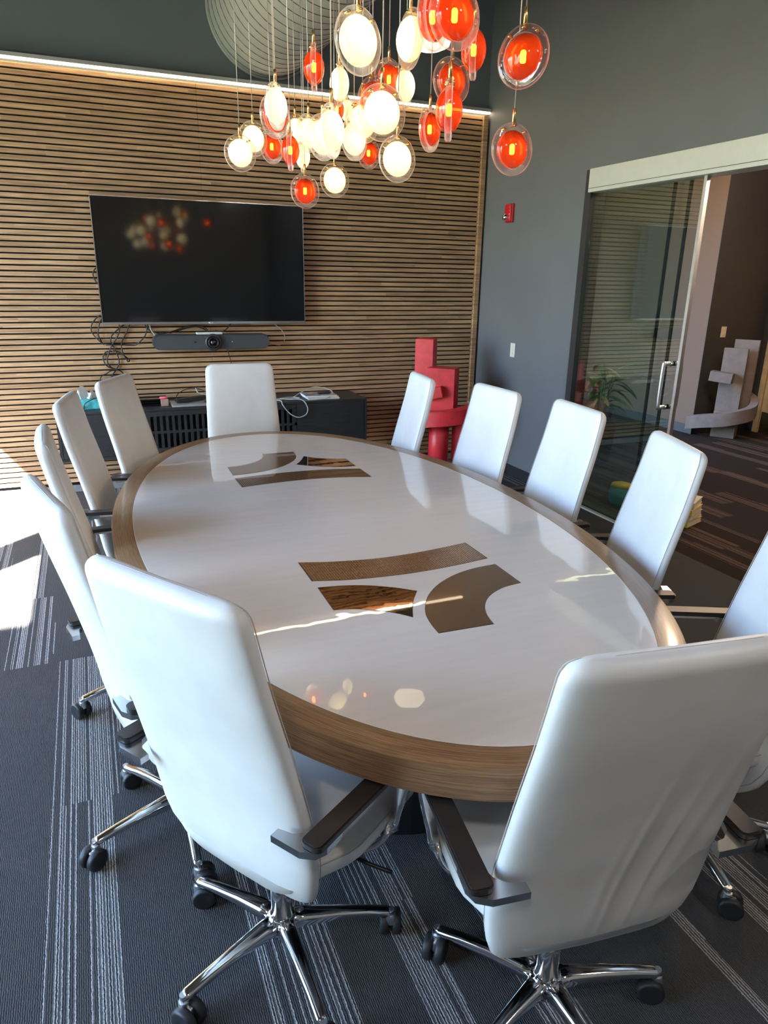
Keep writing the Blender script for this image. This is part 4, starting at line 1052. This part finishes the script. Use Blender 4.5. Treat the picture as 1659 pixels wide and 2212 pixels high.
# picture size of each disc sets how far away it hangs: (x, y, height, facing ratio, kind, sign, label)
ZCAN = 3.055
can = thing('pendant_canopy', 'long ceiling canopy that carries all the pendant wires', 'canopy', (1.15, 2.62, ZCAN))
box('canopy_plate', (0, 0, .012), (1.5, 2.5, .024), MT['wall'], can, bev=.004)
for sx in (-1, 1):
    for sy in (-1, 1): tube('rod', [(sx * .74 + (.07 if sx > 0 else 0), sy * 1.2, .02), (sx * .74 + (.07 if sx > 0 else 0), sy * 1.2, ZC - ZCAN)], .005, MT['wire'], can, 8, sm=1)
PEND = [
 (774, 89, 131, .72, 'M', 1, 'largest opal white disc pendant, high in front of the spiral duct'),
 (886, 85, 115, .40, 'M', -1, 'opal white disc pendant turned half sideways beside the big red pair'),
 (982, 34, 132, .80, 'R', 1, 'largest red disc pendant, cut off by the top edge of the picture'),
 (934, 38, 124, .45, 'R', 1, 'red disc pendant half hidden behind the largest red one at the top'),
 (1023, 109, 112, .05, 'R', 1, 'red disc pendant seen edge-on just right below the largest red one'),
 (1130, 123, 123, .86, 'R', -1, 'red disc pendant farthest right and high, against the dark grey wall'),
 (1106, 323, 104, .80, 'R', 1, 'red disc pendant hanging alone at right below another red one, before the grey wall'),
 (975, 176, 94, .80, 'R', 1, 'red disc pendant partly covered by the edge-on red one in front of the LED line'),
 (970, 238, 122, .03, 'R', 1, 'large red disc pendant seen exactly edge-on at the right of the cluster'),
 (928, 280, 89, .45, 'R', 1, 'red disc pendant turned sideways, low left of the large edge-on red one'),
 (840, 172, 82, .72, 'R', 1, 'red disc pendant peeping out above the large round opal one'),
 (876, 186, 82, .25, 'M', 1, 'small opal pendant edge-on right above the large round opal one'),
 (733, 182, 86, .12, 'M', -1, 'opal pendant seen edge-on below the largest opal disc'),
 (678, 146, 93, .05, 'R', 1, 'red pendant seen edge-on high at left in front of the spiral duct'),
 (825, 244, 113, .88, 'M', 1, 'large round opal disc pendant facing the viewer in the middle of the cluster'),
 (804, 212, 88, .70, 'R', -1, 'red disc pendant mostly hidden behind the large round opal one'),
 (783, 263, 86, .80, 'M', 1, 'opal disc pendant overlapped by the left side of the large round one'),
 (765, 301, 85, .60, 'M', 1, 'opal disc pendant low in the middle between two larger opal ones'),
 (716, 283, 108, .35, 'M', 1, 'tall bright opal pendant half sideways in the centre left of the cluster'),
 (697, 297, 92, .65, 'M', 1, 'opal disc pendant just behind the tall bright half-sideways one'),
 (667, 288, 76, .62, 'M', 1, 'opal disc pendant partly covered, left of the tall bright pair'),
 (638, 283, 65, .62, 'M', -1, 'small opal disc pendant above the edge-on red one at left'),
 (596, 230, 93, .38, 'M', 1, 'opal pendant half sideways at left covering a red one'),
 (594, 251, 88, .68, 'R', 1, 'red disc pendant hidden behind the half-sideways opal one at left'),
 (587, 317, 68, .68, 'R', 1, 'small red disc pendant low at left beside the edge-on red one'),
 (627, 325, 82, .08, 'R', 1, 'red pendant seen edge-on low at left of the cluster'),
 (654, 338, 64, .10, 'M', 1, 'small opal pendant edge-on above the lowest red disc'),
 (659, 413, 70, .86, 'R', 1, 'lowest red disc pendant of all, overlapping the television corner'),
 (723, 390, 69, .88, 'M', 1, 'lowest opal disc pendant, right of the lowest red one'),
 (858, 344, 93, .82, 'M', 1, 'opal disc pendant hanging clear at the lower right of the cluster'),
 (796, 331, 64, .72, 'R', 1, 'small red disc pendant low behind the opal ones at centre right'),
 (519, 331, 74, .90, 'M', 1, 'opal disc pendant farthest left of the cluster'),
 (547, 300, 70, .82, 'M', 1, 'opal disc pendant second from the left, behind the farthest left one'),
 (728, 236, 60, .30, 'R', 1, 'small red pendant glimpsed between the opal ones near the LED line'),
 (750, 240, 57, .10, 'M', 1, 'tiny bright opal pendant glimpsed edge-on behind the cluster centre'),
]
for i, (px, py, hp, fr, kd, sg, lab) in enumerate(PEND):
    dpt = F_PX * SZ / hp; P_ = CAM + ray(px, py) * dpt
    view = (P_ - CAM); az = math.atan2(view.y, view.x) - PI / 2      # disc faces the viewer at this turn
    # a bulging disc looks wider than a flat one, so take the turn a little further
    turn = math.acos(max(0, min(1, fr))) * sg
    t = thing('pendant_lamp', lab, 'pendant lamp', P_, az + turn, 'glass disc pendants over the table')
    parts = [(milk_me, 'opal_shade')] if kd == 'M' else [(red_me, 'red_shade'), (bulb_me, 'bulb'), (sock_me, 'lamp_socket')]
    for me_, nm in parts + [(clear_me, 'clear_rim'), (stem_me, 'brass_stem')]:
        o = bpy.data.objects.new(nm, me_); col.objects.link(o); o.parent = t
    for a in (-38, 0, 38):
        o = bpy.data.objects.new('screw', screw_me); col.objects.link(o); o.parent = t
        o.location = (R0 * .87 * math.sin(math.radians(a)), 0, R0 * .87 * math.cos(math.radians(a)))
    o = bpy.data.objects.new('wire', wire_me); col.objects.link(o); o.parent = t
    o.location = (0, 0, R0 + .034); o.scale = (1, 1, ZCAN - P_.z - R0 - .034)
